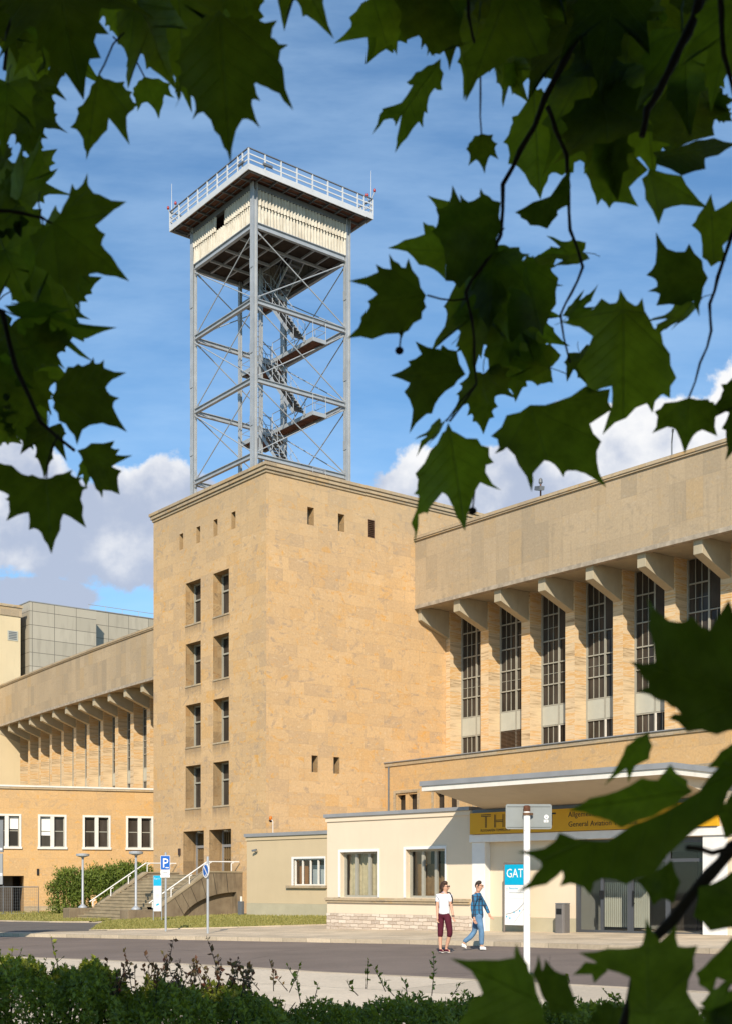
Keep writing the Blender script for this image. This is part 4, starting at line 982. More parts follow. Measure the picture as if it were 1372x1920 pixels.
def flank(u0, u1, arch, name):
    m = MB(); n = 26; vs = [0-5.05*k/n for k in range(n+1)]
    def arcz(v):
        t = (v+.35)/(-3.55)
        return (-.6+1.85*math.sqrt(max(0, 1-t*t)*1.0)) if 0 <= t <= 1 and arch else -1.0
    for a, b in zip(vs[:-1], vs[1:]):
        ta, tb = (2.3 if a > V1 else max(.42, topz(a))), (2.3 if b > V1 else max(.42, topz(b)))
        la, lb = arcz(a), arcz(b)
        m.face([(u1, a, la), (u1, b, lb), (u1, b, tb), (u1, a, ta)]); m.face([(u0, a, -1), (u0, b, -1), (u0, b, tb), (u0, a, ta)]); m.face([(u0, a, ta), (u0, b, tb), (u1, b, tb), (u1, a, ta)])
        if arch and (la > -1 or lb > -1): m.face([(u1, a, max(la, -1)), (u1, b, max(lb, -1)), (u1-.28, b, max(lb, -1)), (u1-.28, a, max(la, -1))]); m.face([(u1-.28, a, -1), (u1-.28, b, -1), (u1-.28, b, max(lb, -1)), (u1-.28, a, max(la, -1))])
    m.face([(u0, -5.05, -1), (u1, -5.05, -1), (u1, -5.05, .42), (u0, -5.05, .42)])
    w = m.build(name, M['stair'], st)
    c = MB()
    for a, b in ((0, V1), (V1, -5.05)):
        p, q = Vector(((u0+u1)/2, a, (2.3 if a > -3 else .42)+.04)), Vector(((u0+u1)/2, b, (2.3 if b > -3 else .45)+.04)); c.bar(p, q, u1-u0+.08, .085)
    c.build('coping', M['tread'], w)
    if arch:                                  # joints of the arch stones
        j = MB()
        for t in (.16, .36, .54, .70, .83, .93):
            v = -.35-3.55*t; z = -.6+1.85*math.sqrt(1-t*t); v2 = v-.55*t-.02; z2 = topz(v2)-.03 if v2 < V1 else 2.25
            j.bar((u1+.002, v, z), (u1+.002, v2, max(z+.3, z2)), .012, .035, up=(1, 0, 0))
        j.build('arch_joints', M['black'], w)
    p = MB(); p.box(u0-.15, u1+.1, -6.95, -5.054, -1.0, .36); p.build('pedestal', M['stair'], st, bevel=.03)
    h = MB(); um = (u0+u1)/2+(.15 if u1 > -5 else .1); zz = lambda v: (2.3 if v > V1 else topz(v))
    pts = [(um, -.1, 2.88), (um, V1, 2.88), (um, -5.6, zz(-5.05)+.25)]
    h.tube(pts, .034, 8)
    for v in (-.6, V1+.1, -3.2, -4.3, -5.4):
        z = zz(max(v, -5.05)); t_ = 2.88 if v > V1 else 2.88+(v-V1)*(2.88-(zz(-5.05)+.25))/(5.6+V1)
        h.tube([(um, v, min(z, t_-.1)), (um, v-.0, t_-.10), (um, v+.15, t_-.03)], .03, 6)
    h.build('handrail', M['white'], st)
flank(-2.95, -2.30, True, 'flank_wall'); flank(-9.65, -9.08, False, 'flank_wall')
def lamp_post(u, v, z0, h, label):
    e_ = empty('lamp_post', mat=TW @ Matrix.Translation((u, v, z0))); tag(e_, label, 'lamp post', 'lamp posts at the foot of the stairs')
    m = MB(); m.lathe([(.26, 0), (.26, .04), (.15, .14), (.08, .2), (.065, .25), (.06, h-.25)], n=14); m.build('pole', M['steel'], e_, smooth=True)
    m = MB(); m.lathe([(.06, h-.25), (.09, h-.2), (.30, h-.14), (.36, h-.12), (.37, h-.02), (.36, h), (0, h+.03)], n=20); m.build('lamp_head', M['steel'], e_, smooth=False)
lamp_post(-9.3, -6.0, .36, 3.0, 'grey lamp post with flat round head on the left stair pedestal, before the hedge')
lamp_post(-2.75, -6.2, .36, 3.0, 'grey lamp post with flat round head on the right stair pedestal, beside the info board')
# ------------------------------------------------------------------ signs and street furniture
def stand(name, label, cat, px, py, Y, rz=0.0, z=None, group=None):
    p = at(px, py, Y); e_ = empty(name, (p.x, p.y, z if z is not None else gz(p.x)+.12), rz); return tag(e_, label, cat, group)
blue = paint('sign blue', (.008, .105, .42), .05, .35, 5, 0); cyan = paint('sign cyan', (.0, .36, .58), .05, .4, 5, 0); signwhite = paint('sign white', (.78, .78, .76), .04, .4, 5, 0); signgrey = paint('sign back grey', (.235, .255, .25), .12, .55, 2, .05, dirt=.2)
ink = paint('black lettering', (.02, .02, .02), .1, .5, 5, 0); greyink = paint('grey lettering', (.30, .32, .33), .1, .5, 5, 0)
def rrect(m, x0, x1, z0, z1, y0, y1, r=.04, mi=0):
    P = []
    for cx_, cz_, a0 in ((x1-r, z1-r, 0), (x0+r, z1-r, 90), (x0+r, z0+r, 180), (x1-r, z0+r, 270)):
        for k in range(5):
            a = math.radians(a0+k*22.5); P.append((cx_+r*math.cos(a), cz_+r*math.sin(a)))
    m.prism(P, 1, y0, y1, mi)
# parking sign
s = stand('parking_sign', 'blue parking sign with a white P and two white plates on a grey pole', 'sign', 311, 1747, 48.7, 0.05)
m = MB(); m.tube([(0, 0, -.02), (0, 0, 2.98)], .04, 8); m.build('pole', M['steel'], s)
m = MB(); rrect(m, -.19, .17, 2.32, 2.86, -.07, -.05, .03); pl = m.build('sign_plate', signwhite, s)
m = MB(); rrect(m, -.178, .158, 2.332, 2.848, -.076, -.071, .025); m.build('blue_field', blue, pl)
text_mesh('letter', 'P', .50, signwhite, pl, -.125, -.079, 2.41, sx=.92)
m = MB(); m.prism([(-.01, 2.405), (.035, 2.375), (.035, 2.395), (.085, 2.395), (.085, 2.375), (.13, 2.405), (.085, 2.435), (.085, 2.415), (.035, 2.415), (.035, 2.435)], 1, -.082, -.077); m.build('arrow', signwhite, pl)
for (z0, z1, tx) in ((2.16, 2.31, '8-18 h'), (2.03, 2.15, '')):
    m = MB(); rrect(m, -.19, .16, z0, z1, -.07, -.055, .02); q = m.build('sub_plate', signwhite, s)
    m = MB(); m.box(-.17, .14, -.0735, -.071, z0+.012, z0+.02); m.box(-.09, .06, -.0735, -.071, (z0+z1)/2-.02, (z0+z1)/2+.02) if tx else m.box(-.14, .1, -.0735, -.071, (z0+z1)/2-.008, (z0+z1)/2+.008); m.build('print', greyink, q)
# no stopping sign, turned partly away
s = stand('no_parking_sign', 'round blue no parking sign with a pale diagonal bar on a bare steel pole', 'sign', 390, 1751, 45.6, math.radians(-58))
m = MB(); m.tube([(0, 0, -.02), (0, 0, 2.72)], .045, 8); m.build('pole', M['steel'], s)
m = MB(); X_, Z_ = (1, 0, 0), (0, 0, 1); m.prism([(.255*math.cos(k*math.pi/16), 2.22+.255*math.sin(k*math.pi/16)) for k in range(32)], 1, -.085, -.06); pl = m.build('sign_disc', paint('faded sign rim', (.72, .71, .68), .06, .4), s)
m = MB(); m.disc((0, -.087, 2.22), .205, X_, Z_, 32); m.build('blue_field', blue, pl)
m = MB(); m.bar((-.15, -.0895, 2.37), (.15, -.0895, 2.07), .004, .045, up=(.7, 0, .7)); m.prism([(-.05, 2.06), (.0, 2.03), (0, 2.05), (.07, 2.05), (.07, 2.07), (0, 2.07), (0, 2.09)], 1, -.091, -.088); m.build('diagonal_bar', signwhite, pl)
# info board near the stairs
s = stand('info_board', 'narrow standing info board, cyan over white panels, beside the parking sign', 'sign', 295.5, 1731, 59.7, 0.0, z=-.12)
m = MB(); m.tube([(-.19, 0, 0), (-.19, 0, 2.2)], .022, 6); m.tube([(.19, 0, 0), (.19, 0, 2.2)], .022, 6); m.build('posts', M['steel'], s)
m = MB(); m.box(-.175, .175, -.02, .02, .55, 1.72); pl = m.build('white_panel', signwhite, s)
m = MB(); m.box(-.175, .175, -.021, .021, 1.724, 2.2); cy = m.build('cyan_panel', cyan, s)
text_mesh('lettering', 'Tor 1', .11, signwhite, cy, -.15, -.025, 2.02)
m = MB()
for z in (1.42, 1.12): m.box(-.17, .17, -.0235, -.021, z, z+.008)
for z in (1.62, 1.57, 1.52, 1.32, 1.27, 1.22, 1.17): m.box(-.12 if z > 1.4 else -.08, .14 if z > 1.4 else .08, -.0235, -.021, z, z+.018)
m.build('print', greyink, pl)
m = MB(); m.prism([(-.08, .80), (.04, .82), (.10, .90), (.02, .92), (-.06, .86)], 1, -.025, -.022); m.build('map_mark', cyan, pl)
# GAT board in front of the entrance wall
a_ = 8.80
s = empty('entrance_info_board', mat=AN @ Matrix.Translation((a_, -.45, .11))); tag(s, 'standing info board reading GAT, cyan over a white map, before the entrance wall', 'sign')
steel_br = paint('brown grey board frame', (.24, .20, .17), .1, .45, metal=.4)
m = MB(); m.tube([(0, 0, 0), (0, 0, 2.25)], .03, 8); m.tube([(.92, 0, 0), (.92, 0, 2.25)], .03, 8); m.tube([(0, 0, 2.25), (.92, 0, 2.25)], .03, 8); m.lathe([(.12, 0), (.12, .015), (.03, .02)], (0, 0, 0), 12); m.lathe([(.12, 0), (.12, .015), (.03, .02)], (.92, 0, 0), 12); m.build('frame', steel_br, s)
m = MB(); m.box(.035, .885, -.02, .02, 1.56, 2.21); cy = m.build('cyan_panel', cyan, s); text_mesh('lettering', 'GAT', .40, signwhite, cy, .10, -.024, 1.80, sx=.86)
m = MB(); m.box(.035, .885, -.02, .02, 1.14, 1.553); pl = m.build('white_panel', signwhite, s); m = MB(); m.box(.035, .885, -.02, .02, .28, 1.133); pm = m.build('map_panel', signwhite, s)
text_mesh('lettering', 'Besucher', .10, cyan, pl, .22, -.024, 1.42, depth=.002); m = MB(); m.disc((.13, -.023, 1.42), .04, X_, Z_, 12, r0=.03); m.box(.22, .8, -.023, -.021, 1.30, 1.32); m.build('print', greyink, pl)
m = MB(); m.tube([(.08, -.022, .62), (.3, -.022, .66), (.55, -.022, .76), (.75, -.022, .92), (.85, -.022, 1.05)], .012, 4); m.tube([(.4, -.022, .34), (.85, -.022, .85)], .006, 4); m.build('map_lines', greyink, pm)
m = MB()
for (x, z) in ((.25, .50), (.42, .69), (.65, .74), (.12, .55)): m.prism([(x-.03, z), (x, z-.05), (x+.03, z), (x, z+.04)], 1, -.026, -.022)
m.build('map_marks', cyan, pm)
# yellow fascia sign
s = empty('terminal_sign', mat=AN @ Matrix.Translation((7.06, -.16, 3.345))); tag(s, 'long yellow sign with black lettering under the canopy', 'sign')
yel = paint('sign yellow', (.62, .33, .012), .05, .5, 2, 0)
m = MB(); m.box(.03, 9.2, -.0, .145, 0, .70); m.build('sign_board', yel, s)
bk = lambda m_, *a: m_.box(*a)
m = MB(); y0, y1 = -.006, -.001; zz0, zz1 = .20, .60
def dbl(p, q, g=.05): 
    p, q = Vector((p[0], -.0035, p[1])), Vector((q[0], -.0035, q[1])); d = (q-p).normalized(); n = Vector((-d.z, 0, d.x))*g/2
    m.bar(p+n, q+n, .005, .022, up=n); m.bar(p-n, q-n, .005, .022, up=n)
x = .52
dbl((x, zz1), (x+.42, zz1)); dbl((x+.21, zz0), (x+.21, zz1-.04))
dbl((x+.60, zz0), (x+.60, zz1+.02)); dbl((x+.95, zz0), (x+.95, zz1+.02)); dbl((x+.64, .41), (x+.91, .41))
dbl((x+1.14, zz0), (x+1.14, zz1+.02)); dbl((x+1.18, zz1), (x+1.5, zz1)); dbl((x+1.18, .41), (x+1.4, .41))
m.build('double_letters', ink, s)
text_mesh('bold_letters', 'GAT', .58, ink, s, 2.42, -.003, .195, sx=1.0)
text_mesh('small_letters', 'FLUGHAFEN TEMPELHOF', .115, ink, s, .50, -.003, .075, sx=.98)
text_mesh('text_line', 'Allgemeine Luftfahrt', .235, ink, s, 4.05, -.003, .43); text_mesh('text_line', 'General Aviation Terminal', .235, ink, s, 4.05, -.003, .13)
# litter bin
s = empty('litter_bin', mat=AN @ Matrix.Translation((11.0, -.32, .10))); tag(s, 'grey metal litter bin standing beside the entrance door', 'bin')
m = MB(); rrect_pts = [(-.14, -.17), (.14, -.17), (.17, -.1), (.17, .17), (-.17, .17), (-.17, -.1)]; m.prism(rrect_pts, 2, .06, .98); b = m.build('body', paint('grey bin steel', (.19, .175, .165), .1, .5, 3, .05, metal=.3), s, bevel=.015)
m = MB(); m.prism([(x*.9, y*.9) for x, y in rrect_pts], 2, 0, .058); m.prism([(x*1.03, y*1.03) for x, y in rrect_pts], 2, .983, 1.01); m.build('rim', M['steel_dark'], b)
m = MB(); m.box(-.10, .10, -.175, -.172, .66, .84); m.box(-.20, -.172, -.05, .1, .2, .6); m.build('slot', M['black'], b)
# white post with the back of a sign
p = at(987, 1657, 20.0)
s = empty('traffic_sign', (p.x, p.y, gz(p.x)+.045), .02); tag(s, 'blank grey back of a road sign on a thick chipped white post', 'sign')
def post_paint():
    g = G('chipped white post paint'); q = g.obj(); n = g.noise(g.map(q, (1, 1, .8)), 9, 6, .7); z = sep(g, q)[2]
    r = g.math('ADD', n, g.rng(z, 2.75, 2.95, 0, .3)); c = g.mix(g.rng(r, .64, .70, 0, 1), (.78, .77, .74), (.20, .075, .03)); return g.fin(c, .5, 0, .3)
m = MB(); m.lathe([(.052, -.05), (.052, 2.86), (.05, 2.875), (0, 2.875)], n=20); m.build('post', post_paint(), s, smooth=False)
m = MB(); m.lathe([(.0545, 2.80), (.0545, 2.88), (.03, 2.895), (0, 2.897)], n=20); m.build('post_cap', paint('rusty cap', (.17, .07, .035), .5, .8, 12), s)
m = MB(); rrect(m, -.32, .40, 2.53, 2.92, .07, .082, .035); pl = m.build('sign_plate', signgrey, s)
m = MB(); m.box(-.30, .38, .058, .0695, 2.56, 2.57); m.box(-.30, .38, .058, .0695, 2.88, 2.89); m.build('edge_fold', signgrey, pl)
m = MB(); m.disc((.315, .066, 2.72), .035, X_, Z_, 16); m.box(.275, .345, .064, .0665, 2.635, 2.675); m.build('sticker', signwhite, pl); m = MB(); m.disc((.312, .0635, 2.655), .013, X_, Z_, 10); m.disc((.315, .0635, 2.715), .012, X_, Z_, 10); m.build('sticker_print', greyink, pl)
for z in (2.76,):
    m = MB(); m.lathe([(.056, z-.02), (.064, z-.02), (.064, z+.02), (.056, z+.02)], n=16); m.bar((.05, -.02, z), (.09, .02, z), .03, .035); m.bar((0, .05, z), (0, .08, z), .05, .04); m.build('clamp', paint('rusty clamp', (.16, .09, .05), .3), s)
# dark board at the left edge
p = at(-42, 1657, 46.0)
s = empty('information_panel', (p.x, p.y, gz(p.x)+.12), 0.0); tag(s, 'dark grey two part sign panel cut by the left edge of the photo', 'sign')
m = MB(); m.box(-.9, .92, -.04, .04, 3.05, 4.2); a = m.build('upper_panel', M['steel_dark'], s); m = MB(); m.box(-.9, .90, -.035, .035, 1.9, 3.0); m.build('lower_panel', paint('mid grey panel', (.27, .28, .28), .08, .5), s)
m = MB(); m.tube([(-.6, 0, 0), (-.6, 0, 4.2)], .05, 8); m.tube([(.4, 0.05, 0), (.4, .05, 4.2)], .05, 8); m.build('posts', M['steel'], s); m = MB(); m.box(.80, .89, -.044, -.041, 3.12, 3.2); m.box(.78, .895, -.044, -.036, 2.2, 2.3); m.build('white_print', signwhite, a)
# mesh fence panel
p = at(-60, 1657, 86.0); q = at(72, 1657, 86.5)
s = empty('mesh_fence', (p.x, p.y, gz(p.x)+.12)); tag(s, 'grey wire mesh construction fence panel in front of the dark gateway', 'fence')
L_ = q.x-p.x; m = MB(); H_ = 1.95
m.tube([(0, 0, 0), (0, 0, H_), (L_, .5, H_), (L_, .5, .0)], .04, 6); m.tube([(0, 0, .15), (L_, .5, .15)], .03, 6); m.tube([(L_*.5, .25, 0), (L_*.5, .25, H_+.1)], .04, 6); m.tube([(L_*.62, .30, 0), (L_*.62, .3, H_)], .03, 6); m.build('frame', M['steel_dark'], s)
m = MB()
for k in range(1, 34): m.tube([(L_*k/34, .5*k/34, .15), (L_*k/34, .5*k/34, H_)], .006, 3, cap=False)
for k in range(1, 9): m.tube([(0, 0, .15+k*.2), (L_, .5, .15+k*.2)], .006, 3, cap=False)
m.build('wire_mesh', M['steel_dark'], s); m = MB(); m.box(L_-.3, L_+.3, .3, .7, -.02, .12); m.box(-.3, .3, -.2, .2, -.02, .12); m.build('concrete_foot', M['kerb'], s)
# small things on the beige annex
s = empty('warning_light', mat=AN2 @ Matrix.Translation((1.35, .6, 4.25))); tag(s, 'small orange warning light on a thin bracket above the beige annex', 'lamp')
m = MB(); m.tube([(0, 0, 0), (0, 0, .62), (-.1, 0, .7)], .02, 6); m.build('bracket', M['white_trim'], s); m = MB(); m.lathe([(.08, 0), (.08, .16), (.05, .2), (0, .21)], (-.18, 0, .68), 12); m.build('lens', paint('orange lens', (.62, .16, .01), .05, .3), s, smooth=True); m = MB(); m.lathe([(.05, -.1), (.09, -.02), (.09, 0)], (-.18, 0, .68), 12); m.build('lamp_base', M['black'], s)
s = empty('security_camera', mat=AN2 @ Matrix.Translation((.85, -.02, 3.35))); tag(s, 'small dark security camera on the upper left of the beige annex wall', 'camera')
m = MB(); m.bar((-.14, -.22, .02), (.12, -.14, .07), .09, .09); m.build('camera_body', M['steel_dark'], s); m = MB(); m.tube([(0, 0, -.06), (0, -.12, -.04), (0, -.17, .02)], .025, 6); m.build('bracket', M['steel_dark'], s)
s = empty('pipe_box', mat=AN2 @ Matrix.Translation((-.35, -.1, .1))); tag(s, 'small grey service cabinet between the stairs and the beige annex', 'box')
m = MB(); m.box(-.14, .14, -.1, .1, 0, .7); m.build('cabinet', M['steel_dark'], s, bevel=.01); m = MB(); m.tube([(.02, 0, .7), (.02, 0, .95)], .06, 8); m.build('vent_cap', M['white_trim'], s)
# ------------------------------------------------------------------ people
def skin_mesh(name, comps, mat, parent, sub=2, smooth=True):
    V, E, R = [], [], []; roots = []
    for (vs, es, rs) in comps:
        b = len(V); V += [tuple(v) for v in vs]; E += [(a+b, c+b) for a, c in es]; R += rs; roots.append(b)
    me = bpy.data.meshes.new(name); me.from_pydata(V, E, []); o = bpy.data.objects.new('tmp', me); COL.objects.link(o)
    md = o.modifiers.new('s', 'SKIN'); md.use_smooth_shade = True
    sv = me.skin_vertices[0].data
    for i, r in enumerate(R):
        sv[i].radius = (r, r) if isinstance(r, (int, float)) else r; sv[i].use_root = i in roots
    ss = o.modifiers.new('u', 'SUBSURF'); ss.levels = sub; ss.render_levels = sub
    dg = bpy.context.evaluated_depsgraph_get(); dg.update()
    m2 = bpy.data.meshes.new_from_object(o.evaluated_get(dg)); bpy.data.objects.remove(o)
    m2.materials.clear(); m2.materials.append(mat); m2.name = name
    m2.polygons.foreach_set('use_smooth', [smooth]*len(m2.polygons))
    r = bpy.data.objects.new(name, m2); COL.objects.link(r); r.parent = parent; return r
def chain(pts, rs): return (pts, [(i, i+1) for i in range(len(pts)-1)], rs)
def hand(wr, dirv, side, fwd):
    """Five separate fingers from a palm: wr wrist, dirv pointing down the hand, side across the palm, fwd towards the curl."""
    wr, d, s_, f_ = Vector(wr), Vector(dirv).normalized(), Vector(side).normalized(), Vector(fwd).normalized(); C = []
    for k, (o_, l) in enumerate(((-.030, .070), (-.010, .082), (.010, .078), (.028, .060))):
        b = wr+d*.055+s_*o_; C.append(chain([b, b+d*.035, b+d*(.035+l*.5)+f_*.012, b+d*(.03+l*.85)+f_*.038], [.010, .0095, .0085, .007]))
    b = wr+d*.025-s_*.025; C.append(chain([b, b+d*.03-s_*.022, b+d*.06-s_*.028+f_*.02], [.012, .0105, .008]))
    return C
def person(loc, rz, S, J, label, mats, woman):
    """Body as one skinned surface in the pose J; clothing, hair, shoes as children. x = to the figure's walking direction in the picture, y depth, z up."""
    r = empty('person', loc, rz); r.scale = (S, S, S); tag(r, label, 'person')
    order = ['pelvis', 'belly', 'chest', 'neck', 'headbase', 'headmid', 'headtop']
    idx = {}; V = []; R = []; E = []
    def add(n, rad, par=None, pos=None):
        idx[n] = len(V); V.append(Vector(J[n] if pos is None else pos)); R.append(rad)
        if par: E.append((idx[par], idx[n]))
    w = 1 if not woman else .92
    add('pelvis', (.112*w, .098*w)); add('belly', (.094*w, .082*w), 'pelvis'); add('chest', (.118*w, .092*w), 'belly'); add('upper', (.105*w, .082*w), 'chest')
    add('neck', .060, 'upper'); add('headbase', .066, 'neck'); add('headmid', (.095, .112), 'headbase'); add('headtop', (.080, .095), 'headmid')
    for s in 'LR':
        add('sh'+s, .064*w, 'upper'); add('el'+s, .043*w, 'sh'+s); add('wr'+s, .030*w, 'el'+s); add('pa'+s, (.036, .022), 'wr'+s)
        add('hip'+s, .080*w, 'pelvis'); add('kn'+s, .062*w, 'hip'+s); add('ca'+s, .058*w, 'kn'+s); add('an'+s, .036*w, 'ca'+s); add('to'+s, .035, 'an'+s)
    comps = [(V, E, R)]
    for s in 'LR':
        d = Vector(J['pa'+s])-Vector(J['wr'+s]); comps += hand(J['wr'+s], d, J['hside'], J['hfwd'])
    fd = Vector(J['face']).normalized(); hm = Vector(J['headmid'])
    comps.append(chain([hm+fd*.085+Vector((0, 0, .02)), hm+fd*.112-Vector((0, 0, .012)), hm+fd*.10-Vector((0, 0, .028))], [.012, .017, .014]))   # nose
    sd = fd.cross(Vector((0, 0, 1)))
    for q in (-1, 1): comps.append(chain([hm+sd*.085*q-Vector((0, 0, .0)), hm+sd*.096*q-fd*.012-Vector((0, 0, .025))], [.018, .014]))           # ears
    skin_mesh('body', comps, M['skin'], r)
    a = lambda n: Vector(J[n]); t_ = []
    # shirt
    tv, te, tr = [], [], []
    def ta(p, rad, par=None):
        tv.append(Vector(p)); tr.append(rad)
        if par is not None: te.append((par, len(tv)-1))
        return len(tv)-1
    k = 1.14
    hem = a('pelvis').lerp(a('belly'), .1 if not woman else .30)
    low = hem-Vector((0, 0, .20 if not woman else .10))
    i0 = ta(low, (.178*w, .162*w)); i0 = ta(hem, (.166*w, .150*w), i0); i1 = ta(a('belly'), (.142*w, .128*w), i0); i2 = ta(a('chest'), (.168*w, .136*w), i1); i3 = ta(a('upper'), (.142*w, .115*w), i2); i4 = ta(a('neck').lerp(a('upper'), .45), .066, i3)
    for s in 'LR':
        j = ta(a('sh'+s), .080*w, i3)
        if woman: j = ta(a('sh'+s).lerp(a('el'+s), .62), .064, j)
        else: j = ta(a('el'+s), .055, j); j = ta(a('wr'+s).lerp(a('el'+s), .06), .043, j)
    sh = skin_mesh('shirt', [(tv, te, tr)], mats['shirt'], r)
    # trousers
    tv, te, tr = [], [], []
    i0 = ta(a('belly')+Vector((0, 0, .02)), (.124*w, .112*w)); i0 = ta(hem, (.137*w, .122*w), i0); i1 = ta(a('pelvis'), (.148*w, .135*w), i0)
    for s in 'LR':
        j = ta(a('hip'+s), .108*w, i1); j = ta(a('hip'+s).lerp(a('kn'+s), .5), .095*w, j); j = ta(a('kn'+s), .074, j)
        if woman: ta(a('kn'+s).lerp(a('ca'+s), .75), .070, j)
        else: j = ta(a('ca'+s), .072, j); ta(a('an'+s)+Vector((0, 0, .03)), .060, j)
    skin_mesh('trousers', [(tv, te, tr)], mats['trousers'], r)
    for s in 'LR':
        A, T = a('an'+s), a('to'+s); d = (T-A); heel = A-Vector((d.x, d.y, 0)).normalized()*.05+Vector((0, 0, -.035)) if True else A
        sole = A.lerp(T, .5)
        o = skin_mesh('shoe', [chain([heel, A+Vector((0, 0, -.03)), A.lerp(T, .55), T], [(.042, .045), (.046, .05), (.046, .040), (.040, .030)])], mats['shoe'], r)
        b = skin_mesh('sole', [chain([heel-Vector((0, 0, .032)), A.lerp(T, .5)-Vector((0, 0, .034)), T-Vector((0, 0, .022))], [(.042, .014), (.044, .013), (.038, .012)])], mats['sole'], o)
    # hair and sunglasses
    up = Vector((0, 0, 1)); back = -fd
    if woman:
        H = [hm+up*.085+fd*.055, hm+up*.125+back*.01, hm+up*.075+back*.07, hm+back*.095-up*.015, hm+back*.105-up*.07]; hr_ = [.05, .072, .085, .075, .05]
        cs = [chain(H, hr_)]
        for q in (-1, 1): cs.append(chain([hm+up*.08+sd*.05*q, hm+sd*.082*q+back*.03+up*.01, hm+sd*.085*q+back*.05-up*.07, hm+sd*.07*q+back*.085-up*.105], [.04, .038, .036, .022]))
    else:
        H = [hm+up*.09+fd*.06, hm+up*.115+fd*.01, hm+up*.085+back*.05, hm+back*.07+up*.01, hm+back*.068-up*.04]; hr_ = [.035, .066, .070, .060, .035]; cs = [chain(H, hr_)]
        for q in (-1, 1): cs.append(chain([hm+up*.08+sd*.04*q, hm+sd*.072*q+back*.012+up*.03, hm+sd*.074*q+back*.03-up*.02], [.035, .022, .015]))
    skin_mesh('hair', cs, mats['hair'], r)
    m = MB()
    for q in (-1, 1):
        c = hm+fd*.094+sd*.034*q+up*.028; m.disc(c, .026, sd, up, 14); m.tube([c+sd*.02*q, hm+sd*.088*q+up*.03], .004, 5)
    m.tube([hm+fd*.098+sd*.012+up*.034, hm+fd*.098-sd*.012+up*.034], .005, 5); m.build('sunglasses', M['black'], r)
    m = MB(); c = hm+fd*.088-up*.052; m.tube([c-sd*.022, c+fd*.004, c+sd*.022], [.003, .006, .003], 6); m.build('mouth', paint('lips', (.45, .13, .10) if not woman else (.62, .32, .27)), r)
    return r, sh
def shirt_plaid():
    g = G('blue and brown plaid'); q = sep(g, g.obj())
    def lines(v, f, ph=0.0, w=.22): return g.rng(g.math('ABSOLUTE', g.math('SUBTRACT', g.math('FRACT', g.math('ADD', g.math('MULTIPLY', v, f), ph)), .5)), w-.04, w, 1, 0)
    xx = g.math('ADD', q[0], g.math('MULTIPLY', q[1], .6)); a = lines(xx, 9.5); b = lines(q[2], 9.0, .3, .14)
    c = g.mix(g.math('MULTIPLY', a, .75), (.035, .16, .30), (.035, .03, .035)); c = g.mix(g.math('MULTIPLY', b, .6), c, (.04, .03, .035)); return g.fin(c, .85, 0, .2)
def jeans(): return paint('washed blue jeans', (.13, .25, .40), .35, .85, 5, .1)
# woman: three-quarter view, walking towards the right and a little to the viewer
JW = dict(pelvis=(0, 0, .98), belly=(0, 0, 1.12), chest=(-.005, 0, 1.29), upper=(-.005, .005, 1.42), neck=(.0, 0, 1.49), headbase=(.015, -.005, 1.53), headmid=(.028, -.015, 1.605), headtop=(.02, -.01, 1.68),
          shL=(.135, -.08, 1.40), elL=(.165, -.10, 1.14), wrL=(.205, -.16, .915), paL=(.215, -.18, .85), shR=(-.145, .07, 1.40), elR=(-.17, .05, 1.13), wrR=(-.165, .0, .885), paR=(-.16, -.015, .82),
          hipL=(.075, -.045, .90), knL=(.135, -.10, .50), caL=(.095, -.05, .33), anL=(.04, -.0, .10), toL=(.13, -.10, .045), hipR=(-.08, .04, .90), knR=(-.095, -.0, .49), caR=(-.10, .01, .33), anR=(-.095, .0, .10), toR=(-.03, -.10, .045),
          hside=(.6, .8, 0), hfwd=(.5, -.6, .1), face=(.80, -.58, .0))
maroon = paint('maroon cotton', (.085, .010, .022), .2, .85, 6, .1)
PW_ = at(832, 1788, 32.1)
wom, shirt = person((PW_.x, 32.1, gz(PW_.x)+.0), 0.0, 1.02, JW, 'woman in white t-shirt, maroon knee-length trousers and sunglasses walking on the road', dict(shirt=paint('white t-shirt', (.78, .78, .80), .05, .85, 5, .1), trousers=maroon, shoe=maroon, sole=M['white_trim'], hair=paint('brown hair', (.055, .028, .016), .3, .6, 12, .2)), True)
navy = paint('navy nylon', (.012, .016, .028), .2, .7)
for q in (-1, 1):
    m = MB(); s_ = Vector((.086*q, -.045*q, 0)); f_ = Vector((.55, -.8, 0)).normalized()
    m.tube([Vector((-.005, .005, 1.49))+s_-f_*.02, Vector((0, 0, 1.475))+s_*1.05+f_*.07, Vector((0, 0, 1.36))+s_*1.25+f_*.135, Vector((0, 0, 1.24))+s_*1.5+f_*.10, Vector((0, 0, 1.15))+s_*1.5-f_*.05], .016, 6); m.build('backpack_strap', navy, shirt)
bp = skin_mesh('backpack', [chain([(-.10, .13, 1.40), (-.11, .15, 1.27), (-.105, .145, 1.08)], [(.10, .07), (.13, .085), (.11, .08)])], navy, wom)
m = MB(); m.lathe([(.034, -.014), (.037, 0), (.034, .014)], JW['wrL'], 10); m.build('wristwatch', M['black'], wom)
m = MB(); m.lathe([(.062, 1.475), (.07, 1.49), (.066, 1.50)], (0, 0, 0), 14); m.build('collar', paint('pale blue collar', (.25, .36, .60), .1), shirt, smooth=True)
